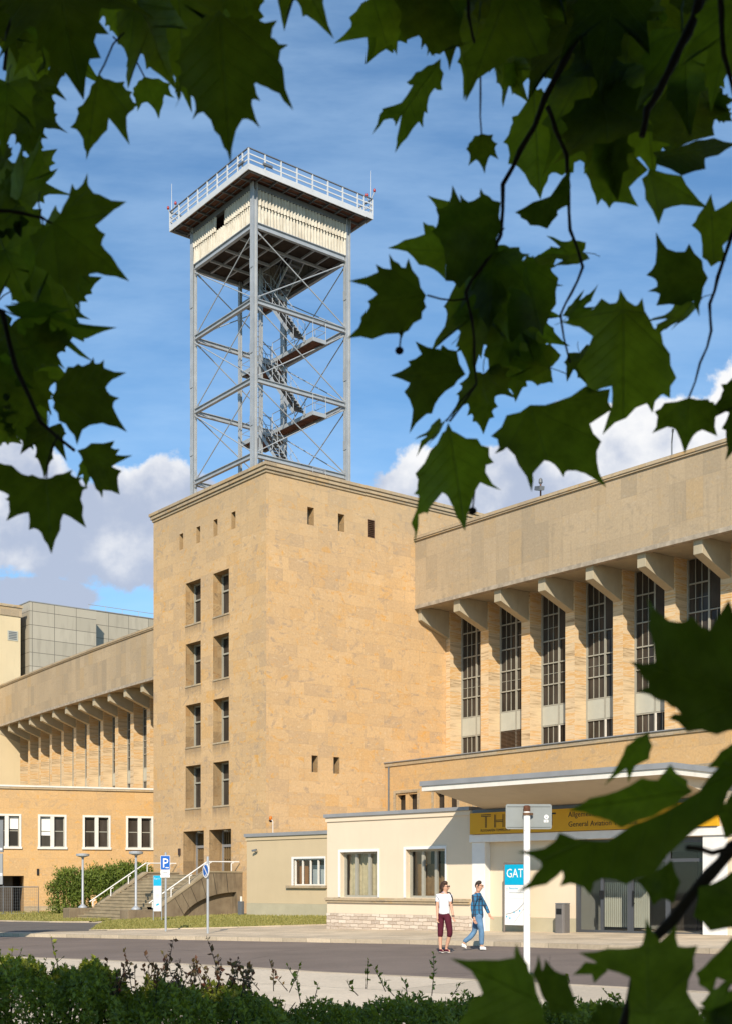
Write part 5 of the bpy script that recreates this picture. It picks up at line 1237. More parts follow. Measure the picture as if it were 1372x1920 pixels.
# man: profile, mid-stride to the right
JM = dict(pelvis=(-.01, 0, .93), belly=(-.01, 0, 1.09), chest=(-.015, 0, 1.27), upper=(-.01, .0, 1.41), neck=(.0, 0, 1.48), headbase=(.02, 0, 1.525), headmid=(.038, -.005, 1.605), headtop=(.025, 0, 1.68),
          shL=(.02, .15, 1.40), elL=(.20, .17, 1.13), wrL=(.30, .13, .905), paL=(.335, .12, .845), shR=(-.06, -.15, 1.40), elR=(-.155, -.19, 1.10), wrR=(-.11, -.19, .815), paR=(-.095, -.19, .75),
          hipL=(-.01, .085, .86), knL=(-.08, .10, .46), caL=(-.19, .10, .32), anL=(-.36, .10, .17), toL=(-.275, .10, .055), hipR=(.0, -.08, .86), knR=(.085, -.09, .47), caR=(.085, -.09, .31), anR=(.085, -.09, .10), toR=(.205, -.10, .045),
          hside=(0.9, .2, 0), hfwd=(.5, .2, .1), face=(.97, -.25, .0))
PM_ = at(895, 1784, 33.1)
man, _ = person((PM_.x, 33.1, gz(PM_.x)), 0.0, 1.02, JM, 'man in blue plaid shirt, faded jeans and white shoes striding along the road', dict(shirt=shirt_plaid(), trousers=jeans(), shoe=M['white'], sole=M['white'], hair=paint('short dark brown hair', (.035, .022, .014), .3, .6, 12, .2)), False)
# ------------------------------------------------------------------ foliage
from mathutils.geometry import delaunay_2d_cdt
HALF_A = [(0, 0), (.06, -.035), (.16, -.075), (.27, -.105), (.37, -.125), (.40, -.06), (.455, .02), (.50, .085), (.57, .135), (.515, .185), (.495, .24), (.50, .31), (.52, .385), (.545, .46), (.575, .57), (.625, .73), (.51, .615), (.42, .54), (.345, .49), (.285, .475),
          (.25, .49), (.232, .54), (.226, .61), (.255, .715), (.185, .725), (.145, .78), (.10, .87), (.05, .97), (0, 1.12)]
HALF_B = [(0, 0), (.08, -.06), (.19, -.105), (.33, -.115), (.36, -.04), (.42, .01), (.55, .035), (.48, .11), (.465, .19), (.585, .255), (.51, .31), (.52, .40), (.565, .50), (.70, .655), (.56, .59), (.465, .555), (.38, .535), (.315, .52),
          (.28, .55), (.27, .62), (.325, .725), (.235, .725), (.20, .77), (.225, .865), (.14, .87), (.085, .95), (0, 1.12)]
def leaf_mesh(seed, wf=1.0, curl=.12, fold=.18):
    rr = random.Random(seed)
    def outline(sg):
        out = []
        sk, lb = rr.uniform(-.10, .10), rr.uniform(-.10, .12)
        for i, (x, y) in enumerate(HALF_A if seed % 2 else HALF_B):
            j = 0 if x == 0 else .010
            out.append(((x*wf*(1+(.08*math.sin(seed*1.7+sg)))+rr.uniform(-j, j))*sg, y+(0 if x == 0 else lb*x+sk*x*x)+rr.uniform(-j, j)))
        return out
    Rr, Ll = outline(1), outline(-1)
    loop = Rr+Ll[::-1][1:-1]; n = len(loop); c = (0.0, .26)
    ph, am = rr.uniform(0, 6.28), rr.uniform(.02, .05); cv = curl*rr.uniform(.5, 1.5); fo = fold*rr.uniform(.3, 1.3); tw = rr.uniform(-.15, .15)
    def zf(x, y): return -cv*(y-.25)**2*1.3-cv*.9*x*x+fo*abs(x)+am*math.sin(9*x+ph)*abs(x)+am*.8*math.sin(8*y+ph*2)+tw*x*(y-.3)
    V, UV, Fc = [], [], []
    for s in (1.0, .72, .45, .2):
        for (x, y) in loop:
            X_, Y_ = c[0]+(x-c[0])*s, c[1]+(y-c[1])*s; V.append((X_, Y_, zf(X_, Y_))); UV.append((X_, Y_))
    V.append((c[0], c[1], zf(*c))); UV.append(c); k = len(V)-1
    for r in range(3):
        for i in range(n): j = (i+1) % n; Fc.append((r*n+i, r*n+j, (r+1)*n+j, (r+1)*n+i))
    for i in range(n): Fc.append((3*n+i, 3*n+(i+1) % n, k))
    nl = len(Fc); b = len(V)                     # petiole
    P = [Vector((0, .02, zf(0, .02))), Vector((0, -.12, .01)), Vector((.01, -.28, -.03)), Vector((.0, -.42, -.1))]
    for q, p in enumerate(P):
        for a in range(5): V.append((p.x+.009*math.cos(a*1.2566), p.y, p.z+.009*math.sin(a*1.2566))); UV.append((.3, .1))
    for q in range(3):
        for a in range(5): Fc.append((b+q*5+a, b+q*5+(a+1) % 5, b+(q+1)*5+(a+1) % 5, b+(q+1)*5+a))
    me = bpy.data.meshes.new('leaf'); me.from_pydata(V, [], Fc); u = me.uv_layers.new(name='UVMap')
    for l in me.loops: u.data[l.index].uv = UV[l.vertex_index]
    a = me.attributes.new('rnd', 'FLOAT', 'POINT'); v = rr.random(); a.data.foreach_set('value', [v]*len(V))
    me.materials.append(M['plane_leaf']); me.polygons.foreach_set('use_smooth', [True]*len(me.polygons)); return me
LEAF = [leaf_mesh(s, wf, cu, fo) for s, wf, cu, fo in ((1, .84, .12, .16), (2, .92, .2, .1), (3, .78, .1, .22), (4, .88, .25, .12), (5, .8, .05, .3), (6, .95, .15, .08), (7, .8, .3, .2), (8, .86, .18, -.12))]
def put_leaf(parent, b, t, d, roll=0.0, dd=0.0, var=0, wf=1.0):
    B = at(b[0], b[1], d); T = at(t[0], t[1], d+dd); y = T-B; L = y.length/1.05; y.normalize()
    view = (Vector((0, 0, CZ))-(B+T)/2).normalized(); z = (view-y*view.dot(y)).normalized(); x = y.cross(z)
    a = math.radians(roll); z2 = z*math.cos(a)+x*math.sin(a); x2 = y.cross(z2)
    mt = Matrix(((x2.x*wf, y.x, z2.x, B.x), (x2.y*wf, y.y, z2.y, B.y), (x2.z*wf, y.z, z2.z, B.z), (0, 0, 0, 1)))
    o = bpy.data.objects.new('leaf', LEAF[var % len(LEAF)]); COL.objects.link(o)
    o.matrix_world = mt @ Matrix.Diagonal((L, L, L, 1)); o.parent = parent; return o
def branch(tree, pts, d, r0, r1, d1=None):
    d1 = d if d1 is None else d1; n = len(pts); P = [at(p[0], p[1], d+(d1-d)*i/(n-1)) for i, p in enumerate(pts)]
    out = [P[0]]                                 # slight kinks at the nodes
    for a, b in zip(P[:-1], P[1:]):
        q = a.lerp(b, .5)+Vector((random.uniform(-1, 1), random.uniform(-1, 1), random.uniform(-1, 1)))*(b-a).length*.04; out += [q, b]
    rs = [(r0+(r1-r0)*i/(len(out)-1))*(1.0+.25*(i % 2 == 0)) for i in range(len(out))]
    if not (0 <= pts[0][0] <= 1372 and 0 <= pts[0][1] <= 1920):      # runs back to the trunk outside the picture
        T = TRUNK[tree.name]; T = Vector((T[0], T[1], max(2.0, min(6.0, P[0].z+.35)))); out = [T, T.lerp(P[0], .5)+Vector((0, 0, .12))]+out; rs = [.035, .022]+rs
    m = MB(); m.tube(out, rs, 7); return m.build('branch', M['bark'], tree, smooth=True)
def crown_stuff(name, tree, n, box, mat, size, reject=None):
    (x0, x1), (y0, y1), (z0, z1) = box
    p = np.stack([RNG.uniform(x0, x1, n), RNG.uniform(y0, y1, n), RNG.uniform(z0, z1, n)], 1)
    if reject is not None: p = p[~reject(p)]
    n = len(p); H = [(0, 0), (.3, -.1), (.52, .05), (.5, .3), (.62, .62), (.32, .58), (.2, .8), (0, 1.05)]
    L = np.array(H+[(-x, y) for x, y in H[::-1][1:-1]]); k = len(L)
    a = RNG.normal(size=(n, 3)); a /= np.linalg.norm(a, axis=1)[:, None]; b = RNG.normal(size=(n, 3)); b -= a*(a*b).sum(1)[:, None]; b /= np.linalg.norm(b, axis=1)[:, None]
    s = size*RNG.uniform(.7, 1.25, n)
    V = p[:, None, :]+s[:, None, None]*(L[None, :, 0:1]*a[:, None, :]+L[None, :, 1:2]*b[:, None, :])
    o = np_mesh(name, V.reshape(-1, 3), np.arange(n*k).reshape(n, k), mat, np.repeat(RNG.random(n), k), tree); o['kind'] = 'stuff'; return o
def crown_trim(p):                               # unseen crowns added for shade: outside the view, trimmed along the sun's slope
    return ((p[:, 1] > -.35) & (p[:, 2] < CZ+.72*np.maximum(p[:, 1], 0)+1.0)) | (p[:, 2] > .62*(11.0+2.0*RNG.random(len(p))-p[:, 1]))
def make_tree(x, y, label):
    t = empty('plane_tree', (0, 0, 0)); tag(t, label, 'tree', 'plane trees around the camera')
    m = MB(); z0 = gz(x)-.1; m.tube([(x, y, z0), (x+.02, y-.03, z0+1.2), (x-.05, y-.1, z0+3), (x+.1*(-1 if x > 0 else 1), y-.3, z0+5.5), (x*.8, y-.5, z0+8)], [.24, .19, .17, .13, .05], 14); m.build('trunk', M['bark_trunk'], t, smooth=True)
    m = MB()
    for k in range(7):
        a = random.uniform(0, 6.28); h = random.uniform(2.8, 6.5); p = Vector((x-.05, y-.15, h)); q = p+Vector((math.cos(a)*2.2, -abs(math.sin(a))*2.2, 1.2)); m.tube([p, p.lerp(q, .5)+Vector((0, 0, .3)), q], [.07, .05, .02], 7)
    m.build('limb', M['bark_trunk'], t, smooth=True)
    s = 1 if x > 0 else -1
    crown_stuff('shade_crown', t, 15000, ((0 if s > 0 else -5.5, 5.5 if s > 0 else 0), (-7, 4.5), (2.1, 11.5)), M['plane_leaf'], .24, crown_trim); return t
TL = make_tree(-2.3, -1.6, 'plane tree whose lobed leaves hang into the left side of the view')
TR = make_tree(2.4, -1.3, 'plane tree whose branches and lobed leaves fill the right side of the view')
TRUNK = {TL.name: (-2.33, -1.65), TR.name: (2.38, -1.35)}
def bunch(tree, pts, d, r0, r1, leaves, d1=None):
    b = branch(tree, pts, d, r0, r1, d1)
    for i, l in enumerate(leaves):
        (bx, by, tx, ty) = l[:4]; dep = l[4] if len(l) > 4 else d; roll = l[5] if len(l) > 5 else random.uniform(-18, 18); var = l[6] if len(l) > 6 else random.randrange(8); wf = l[7] if len(l) > 7 else 1.0
        put_leaf(b, (bx, by), (tx, ty), dep, roll, random.uniform(-.03, .03), var, wf)
    return b
def scatter(x0, x1, y0, y1, n, d0, d1, lo=110, hi=190, down=.75):
    out = []
    for _ in range(n):
        bx, by = random.uniform(x0, x1), random.uniform(y0, y1); a = random.gauss(math.pi/2, .9) if random.random() < down else random.uniform(0, 6.28); l = random.uniform(lo, hi)
        out.append((bx, by, bx+l*math.cos(a), by+l*math.sin(a), random.uniform(d0, d1), random.uniform(-45, 45)))
    return out

def traced(parent, d, base, tip, outline, tilt=(0, 0), bend=.05, seed=0, org=(0, 0), sc=1.0):
    """A leaf blade with its own outline, bent and tilted in space; base and tip give its veins."""
    rr = random.Random(seed+len(outline)*7); cv = lambda p: Vector((org[0]+p[0]*sc, org[1]+p[1]*sc))
    O = [cv(p) for p in outline]; b, t = cv(base), cv(tip); L = (t-b).length; ey = (t-b)/L; ex = Vector((ey.y, -ey.x)); cen = sum(O, Vector((0, 0)))/len(O)
    pts = []
    for k, p in enumerate(O):
        q = O[(k+1) % len(O)]; m = p.lerp(q, .5); pts += [p, m+(cen-m)*.055]
    x0, x1 = min(p.x for p in pts), max(p.x for p in pts); y0, y1 = min(p.y for p in pts), max(p.y for p in pts); g = max(x1-x0, y1-y0)/14
    n0 = len(pts); grid = []
    for iy in range(int((y1-y0)/g)+1):
        for ix in range(int((x1-x0)/g)+1):
            q = Vector((x0+(ix+.5+.5*(iy % 2))*g, y0+(iy+.5)*g))
            ins = False; k = n0-1
            for h in range(n0):
                if (pts[h].y > q.y) != (pts[k].y > q.y) and q.x < (pts[k].x-pts[h].x)*(q.y-pts[h].y)/(pts[k].y-pts[h].y)+pts[h].x: ins = not ins
                k = h
            if ins and min((q-p).length for p in pts) > g*.35: grid.append(q)
    R_ = delaunay_2d_cdt(pts+grid, [], [list(range(n0))], 1, 1e-4)
    me = bpy.data.meshes.new('leaf'); bm = bmesh.new(); vs = [bm.verts.new((p.x, p.y, 0)) for p in R_[0]]
    for fa in R_[2]: bm.faces.new([vs[k] for k in fa])
    uvl = bm.loops.layers.uv.new('UVMap'); ph = rr.uniform(0, 6.28); fo = rr.uniform(.10, .22); cu = bend*rr.uniform(2, 4); am = rr.uniform(.015, .035); co = {}
    size = L/F*d
    for v in bm.verts:
        p = Vector((v.co.x, v.co.y))-b; x, y = p.dot(ex)/L, p.dot(ey)/L; co[v] = (x, y)
        w = tilt[0]*x+tilt[1]*(y-.4)-fo*abs(x)+cu*(y-.35)**2+cu*.7*x*x+am*math.sin(9*x+ph)+am*math.sin(8*y+ph*1.7)*.8
        q = at(v.co.x, v.co.y, d+w*size); v.co = q
    for fa in bm.faces:
        fa.smooth = True
        for l in fa.loops: l[uvl].uv = co[l.vert]
    bm.normal_update(); bm.to_mesh(me); bm.free(); a = me.attributes.new('rnd', 'FLOAT', 'POINT'); v_ = rr.random(); a.data.foreach_set('value', [v_]*len(me.vertices))
    me.materials.append(M['plane_leaf']); o = bpy.data.objects.new('leaf', me); COL.objects.link(o); o.parent = parent; return o
def stalk(parent, pts, d, r=.0018):
    m = MB(); m.tube([at(p[0], p[1], d) for p in pts], r, 6); return m.build('leaf_stalk', M['bark'], parent, smooth=True)
K1 = 600/1372; K2 = 600/1087; K3 = 752/1372; K4 = 532/1246
def group(parent, org, sc, items):
    for n, (d, base, tip, o, tilt) in enumerate(items): traced(parent, d, base, tip, o, tilt, seed=n*13+int(org[0]), org=org, sc=sc)
# left: top cluster
bt = bunch(TL, [(150, -160), (235, -40), (300, -10), (338, 45)], 2.7, .006, .003,
      [(330, -60, 345, 178, 2.75, 25, 2), (262, 8, 322, 158, 2.7, 30, 4), (545, -90, 612, 56, 2.5, 18, 2), (440, -70, 470, 62, 2.8, 20, 5), (395, -50, 352, 150, 2.9, -30, 3)])
group(bt, (0, 0), K1, [(2.3, (940, 50), (990, 700), [(940, 40), (1000, 72), (1085, 58), (1100, 78), (1190, 85), (1168, 130), (1180, 165), (1238, 190), (1203, 215), (1215, 290), (1260, 472), (1200, 400), (1150, 375), (1098, 352), (1095, 372), (1118, 432), (1082, 425), (1090, 480), (1117, 548), (1060, 508), (1028, 530), (1000, 610), (990, 702), (960, 630), (920, 560), (880, 488), (850, 485), (825, 512), (838, 440), (805, 400), (780, 365), (750, 465), (755, 400), (760, 330), (775, 290), (745, 260), (770, 230), (775, 165), (830, 110), (880, 60)], (.3, .2))])
bl = bunch(TL, [(60, -180), (50, -60), (15, 60), (8, 130)], 2.7, .007, .003,
      [(100, -90, 140, 138, 2.5, 10, 1), (50, 10, 178, 60, 2.6, 40, 4), (20, -30, 30, 110, 2.8), (70, 150, 102, 218, 2.8, -10, 6), (205, -30, 215, 60, 2.9, 25), (15, 158, 5, 278, 2.6, 12, 2), (45, 195, 60, 288, 2.75, 8, 1), (160, 30, 168, 100, 2.9, 50, 4), (90, 60, 30, 130, 2.8, 20), (120, 95, 98, 160, 2.9, 30)]+scatter(-60, 60, -70, 90, 9, 2.9, 3.3))
group(bl, (0, 0), K2, [(2.6, (335, 248), (293, 542), [(335, 248), (370, 268), (425, 275), (420, 290), (450, 310), (445, 330), (472, 355), (455, 370), (430, 395), (441, 492), (395, 430), (370, 400), (365, 440), (330, 480), (305, 510), (293, 544), (285, 500), (270, 450), (238, 432), (260, 400), (262, 365), (290, 340), (310, 290)], (.4, .1)),
      (2.9, (490, 258), (540, 402), [(490, 258), (540, 265), (580, 283), (575, 300), (594, 332), (560, 320), (555, 350), (540, 404), (525, 370), (500, 345), (482, 350), (466, 378), (462, 350), (450, 318), (452, 298), (470, 273)], (.1, .3))])
stalk(bl, [(233, 60), (212, 82), (196, 120), (186, 138)], 2.6); stalk(bl, [(212, 68), (238, 92), (258, 118), (271, 143)], 2.9)
# left: middle cluster
bm_ = bunch(TL, [(-80, 340), (-10, 395), (45, 400), (80, 408), (100, 420)], 2.5, .004, .002,
      [(35, 372, 80, 258, 2.7, 38, 4, .8), (10, 350, 35, 385, 2.8, 40), (85, 430, 140, 620, 2.6, 30, 2, .8), (10, 300, -30, 270, 2.7), (20, 320, 22, 352, 2.8), (0, 470, 60, 520, 2.8, 25), (10, 470, 60, 590, 2.75, 15), (-10, 415, 30, 330, 2.8, 30)]+scatter(-60, 20, 330, 480, 5, 2.9, 3.2))
group(bm_, (0, 0), K2, [(2.4, (180, 755), (437, 952), [(180, 755), (215, 700), (245, 622), (263, 642), (298, 585), (300, 630), (340, 660), (430, 684), (390, 710), (325, 765), (359, 795), (345, 830), (380, 870), (440, 955), (360, 935), (305, 930), (303, 954), (270, 935), (270, 1000), (272, 1062), (230, 1000), (190, 960), (120, 900), (100, 800), (130, 775)], (.25, .15))])
bd = bunch(TL, [(-80, 560), (5, 585), (30, 690), (75, 790), (140, 845)], 2.6, .006, .0028,
      [(40, 590, 205, 622, 2.6, 55, 4, .8), (60, 650, 145, 628, 2.6, 25, 3), (70, 560, 188, 528, 2.75, 20, 5, .9), (25, 770, 62, 838, 2.7, -10, 5), (90, 800, 80, 886, 2.7, 15, 6), (165, 870, 160, 915, 2.8, 30, 2), (20, 610, 60, 700, 2.7, -20), (-10, 680, 60, 730, 2.75, 20), (60, 700, 30, 800, 2.8, 10), (-40, 780, 30, 820, 2.7), (-30, 690, -10, 800, 2.7)]+scatter(-60, 40, 560, 740, 9, 2.8, 3.2))
group(bd, (0, 0), K2, [(2.45, (175, 1350), (428, 1300), [(175, 1350), (190, 1300), (230, 1245), (265, 1235), (290, 1240), (318, 1213), (325, 1235), (354, 1221), (355, 1250), (430, 1265), (380, 1290), (360, 1315), (375, 1340), (407, 1352), (385, 1370), (392, 1400), (433, 1468), (370, 1445), (330, 1440), (280, 1460), (262, 1512), (235, 1460), (200, 1430), (180, 1385)], (.1, .3)),
      (2.55, (262, 1530), (420, 1600), [(262, 1530), (310, 1505), (390, 1497), (378, 1520), (407, 1525), (395, 1545), (452, 1546), (400, 1572), (380, 1585), (414, 1600), (400, 1622), (407, 1680), (350, 1665), (348, 1693), (325, 1660), (300, 1610), (280, 1565)], (.3, -.2)),
      (2.4, (157, 1622), (175, 1880), [(157, 1625), (190, 1612), (247, 1595), (245, 1615), (282, 1620), (272, 1640), (300, 1655), (280, 1672), (283, 1720), (293, 1793), (240, 1757), (215, 1747), (205, 1800), (175, 1883), (150, 1835), (130, 1800), (98, 1800), (97, 1742), (60, 1750), (21, 1770), (30, 1712), (18, 1695), (28, 1680), (-20, 1660), (-30, 1560), (40, 1580), (75, 1610), (110, 1612)], (.15, .1))])
stalk(bd, [(110, 815), (98, 838), (90, 866), (87, 896)], 2.45)
# right: top cluster
ra = bunch(TR, [(1130, -120), (1105, 10), (1080, 70), (1062, 105), (1022, 180), (975, 280), (942, 345), (938, 440)], 2.7, .0085, .0035,
      [(950, 110, 985, 188, 2.9, 35, 4), (770, -60, 700, 100, 2.9, -12, 5), (850, 10, 838, 112, 2.95, 20, 6), (1000, 20, 930, 110, 2.9, -20, 2), (1000, 90, 1045, 160, 2.9, 30), (850, -20, 800, 90, 2.8, 25), (930, 460, 890, 540, 2.7, -20, 3)]+scatter(780, 1060, -90, 50, 14, 2.95, 3.3, 110, 160))
O3 = (620, 0)
group(ra, O3, K3, [(2.7, (375, 200), (180, 480), [(375, 198), (385, 250), (380, 307), (355, 300), (335, 330), (330, 387), (320, 380), (315, 437), (300, 415), (260, 470), (219, 522), (225, 470), (240, 392), (220, 432), (210, 405), (180, 410), (139, 460), (165, 390), (175, 370), (240, 350), (280, 290), (258, 280), (290, 245), (330, 222)], (.8, .2)),
      (2.85, (690, 290), (715, 680), [(690, 290), (650, 375), (618, 398), (615, 430), (588, 486), (605, 500), (605, 560), (640, 570), (680, 630), (716, 682), (740, 620), (755, 590), (790, 600), (830, 590), (850, 500), (800, 420), (760, 350), (720, 300)], (.2, .3)),
      (2.62, (570, 720), (370, 790), [(580, 690), (540, 670), (511, 642), (510, 670), (470, 690), (440, 662), (443, 690), (415, 632), (400, 700), (358, 714), (365, 760), (343, 790), (385, 850), (390, 960), (440, 987), (500, 930), (560, 860), (582, 780)], (.3, .4)),
      (2.8, (400, 860), (195, 848), [(400, 860), (390, 955), (350, 920), (300, 905), (260, 860), (193, 848), (250, 820), (320, 800), (314, 758), (350, 770), (385, 800)], (.1, .2)),
      (2.85, (430, 740), (330, 668), [(440, 720), (420, 690), (370, 680), (328, 667), (355, 700), (380, 760)], (.1, .2)),
      (2.6, (815, 640), (630, 725), [(822, 570), (790, 610), (750, 670), (690, 690), (628, 726), (650, 745), (680, 770), (740, 782), (776, 735), (775, 720), (812, 700), (820, 640)], (.5, .2)),
      (2.8, (130, -60), (10, 148), [(10, 148), (70, 90), (63, 58), (105, 10), (200, -60), (270, -20), (240, 100), (225, 187), (208, 150), (149, 187), (155, 125), (100, 130)], (.2, .2)),
      (2.65, (610, -40), (458, 345), [(450, 190), (459, 347), (500, 270), (590, 215), (620, 190), (680, 200), (742, 180), (750, 100), (700, -60), (560, -60), (520, 100)], (.3, .2)),
      (2.9, (645, 210), (640, 330), [(590, 215), (584, 318), (610, 290), (672, 337), (650, 290), (700, 240), (640, 205)], (.6, .2)),
      (2.75, (330, 30), (300, 190), [(200, -20), (240, 40), (230, 90), (250, 140), (300, 120), (345, 190), (372, 185), (430, 150), (452, 160), (440, 60), (380, -60), (260, -60)], (.1, .2))])
rs = bunch(TR, [(880, -60), (878, 30), (886, 70), (898, 110), (900, 180), (902, 252)], 2.75, .0035, .0014, [(896, 40, 875, 165, 2.85, -10)])
group(rs, O3, K3, [(2.75, (515, 455), (525, 592), [(515, 455), (555, 459), (550, 475), (570, 490), (560, 505), (573, 544), (545, 530), (535, 550), (525, 594), (510, 560), (495, 545), (468, 567), (475, 530), (461, 508), (470, 490), (490, 463)], (.1, .2))])
rb = bunch(TR, [(1318, -120), (1312, 0), (1290, 60), (1265, 110), (1235, 170), (1212, 205), (1203, 255)], 2.4, .0095, .005,
      [(1130, 190, 1150, 352, 2.7, 10, 3), (1180, 60, 1160, 260, 2.75, -8), (1280, 60, 1290, 240, 2.6, 12), (1100, 130, 1130, 330, 2.75, 6), (1330, 190, 1370, 230, 2.6, 20, 1), (1210, 120, 1215, 300, 2.7, 14), (1150, -20, 1120, 160, 2.6, 14), (1380, 10, 1330, 190, 2.3, 22), (1060, 40, 1090, 210, 2.8, -10)]+scatter(1060, 1400, -80, 90, 20, 2.8, 3.3, 110, 170)+scatter(1080, 1310, 110, 190, 7, 2.9, 3.3, 110, 140))
group(rb, O3, K3, [(2.55, (1090, 590), (1290, 710), [(1090, 575), (1200, 600), (1240, 660), (1292, 711), (1200, 700), (1140, 715), (1121, 768), (1075, 680), (1063, 610)], (.2, .3)),
      (2.5, (1100, 540), (1372, 490), [(1190, 500), (1250, 478), (1310, 470), (1390, 490), (1325, 530), (1280, 540), (1282, 577), (1200, 600), (1110, 560), (1100, 520)], (.3, .2)),
      (2.7, (950, 500), (960, 710), [(870, 590), (890, 640), (910, 702), (925, 680), (952, 713), (970, 690), (1052, 706), (1020, 640), (1085, 580), (1000, 470), (900, 490)], (.2, .3)),
      (2.6, (1180, 400), (1350, 340), [(1150, 300), (1260, 290), (1340, 298), (1357, 380), (1310, 410), (1312, 462), (1180, 505), (1100, 480), (1080, 380)], (.3, .1))])
bunch(TR, [(1340, -80), (1352, 20), (1356, 100), (1380, 190)], 2.3, .005, .0035, [])
# right: middle cluster
rc = bunch(TR, [(1026, 200), (1040, 240), (1062, 290), (1065, 360), (1068, 430), (1092, 500), (1070, 550), (1050, 590), (1068, 680)], 2.7, .0045, .0018,
      [(1092, 475, 1005, 478, 2.8, 45, 4, .8), (1065, 592, 1122, 540, 2.8, 45, 2, .8), (1085, 660, 1098, 720, 2.9, 20, 6)])
group(rc, O3, K3, [(2.75, (660, 900), (720, 1150), [(600, 920), (650, 900), (690, 872), (715, 905), (745, 900), (778, 950), (770, 1040), (740, 1100), (725, 1152), (700, 1120), (670, 1125), (620, 1170), (580, 1150), (558, 1050), (570, 960)], (.2, .3)),
      (2.5, (1000, 1060), (1000, 1420), [(786, 1100), (860, 1070), (925, 1020), (975, 1035), (988, 988), (1040, 1045), (1065, 1018), (1090, 1090), (1130, 1140), (1160, 1210), (1182, 1292), (1160, 1362), (1130, 1350), (1100, 1413), (1080, 1380), (1010, 1430), (928, 1488), (960, 1390), (960, 1320), (880, 1350), (840, 1250), (895, 1150), (850, 1118)], (.2, .15))])
re_ = bunch(TR, [(938, 440), (900, 505), (872, 548), (884, 600), (888, 680), (892, 720), (842, 790)], 2.65, .0035, .0018,
      [(900, 540, 880, 700, 2.75, 30, 4), (960, 560, 930, 700, 2.8, -20, 3), (905, 700, 900, 800, 2.8, 22, 5), (930, 470, 905, 600, 2.7, 30, 7), (1030, 690, 930, 660, 2.8, 25, 2), (828, 795, 780, 850, 2.7, 60, 4, .7), (865, 620, 900, 560, 2.8, 30), (980, 640, 960, 740, 2.85, 30)]+scatter(890, 990, 520, 620, 6, 2.85, 3.1, 90, 130))
group(re_, O3, K3, [(2.6, (325, 1010), (65, 1050), [(325, 1010), (300, 950), (265, 882), (255, 915), (232, 900), (198, 867), (205, 920), (152, 903), (160, 930), (62, 960), (120, 975), (157, 1005), (123, 1030), (130, 1050), (103, 1085), (95, 1120), (57, 1157), (140, 1160), (230, 1140), (240, 1160), (265, 1130), (310, 1090), (326, 1050)], (.2, .2)),
      (2.65, (460, 1270), (220, 1300), [(460, 1280), (430, 1200), (380, 1178), (375, 1195), (288, 1167), (310, 1210), (263, 1235), (270, 1250), (202, 1284), (270, 1310), (250, 1340), (280, 1400), (268, 1483), (310, 1430), (345, 1415), (370, 1360), (420, 1320)], (.3, .3)),
      (2.5, (680, 1390), (760, 1640), [(600, 1420), (546, 1492), (570, 1510), (558, 1553), (600, 1530), (640, 1590), (686, 1683), (690, 1620), (730, 1575), (765, 1590), (795, 1633), (810, 1610), (870, 1620), (943, 1668), (910, 1580), (925, 1510), (885, 1450), (962, 1400), (955, 1330), (870, 1320), (780, 1370), (680, 1385)], (.1, .2)),
      (2.55, (400, 1445), (458, 1815), [(400, 1445), (430, 1480), (500, 1500), (540, 1530), (557, 1582), (530, 1590), (540, 1635), (582, 1677), (510, 1650), (480, 1720), (458, 1818), (430, 1770), (400, 1700), (380, 1685), (335, 1740), (330, 1757), (300, 1760), (285, 1865), (274, 1790), (300, 1700), (283, 1690), (295, 1660), (288, 1620), (340, 1540), (380, 1480)], (.4, .2))])
stalk(re_, [(800, 553), (825, 560), (850, 563), (873, 560)], 2.62); stalk(re_, [(836, 790), (860, 755), (885, 728)], 2.6)
rf = bunch(TR, [(1400, 380), (1372, 440), (1345, 520), (1330, 570), (1333, 620), (1312, 680), (1290, 748)], 2.5, .004, .0016,
      [(1420, 720, 1362, 850, 2.5, 10, 0), (1300, 570, 1215, 640, 2.6, 60, 4, .7)])
group(rf, O3, K3, [(2.5, (1225, 1360), (1210, 1550), [(1225, 1360), (1290, 1365), (1310, 1375), (1332, 1410), (1315, 1430), (1322, 1492), (1270, 1470), (1240, 1490), (1210, 1553), (1180, 1470), (1150, 1460), (1098, 1482), (1115, 1440), (1107, 1408), (1140, 1378)], (.05, .2)),
      (2.55, (1290, 960), (1090, 960), [(1290, 950), (1270, 890), (1225, 832), (1210, 860), (1150, 850), (1111, 792), (1110, 900), (1078, 940), (1110, 955), (1115, 980), (1083, 996), (1125, 1005), (1112, 1045), (1200, 1045), (1240, 1030), (1261, 1083), (1268, 1020)], (.3, .2)),
      (2.6, (1310, 900), (1300, 665), [(1300, 662), (1315, 720), (1390, 670), (1390, 800), (1340, 840), (1352, 892), (1300, 912), (1270, 880), (1265, 800), (1233, 770), (1255, 735)], (.3, .2))])
fr_ = MB()
for (px, py, d) in ((748, 657, 2.6), (885, 958, 2.6)):
    c = at(px, py, d); a = at(px+4, py-38, d); fr_.tube([a, c], .0018, 5); fr_.lathe([(.001, -.008), (.007, -.005), (.009, 0), (.007, .005), (.001, .008)], tuple(c), 10)
fr_.build('seed_balls', M['bark'], TR, smooth=True)
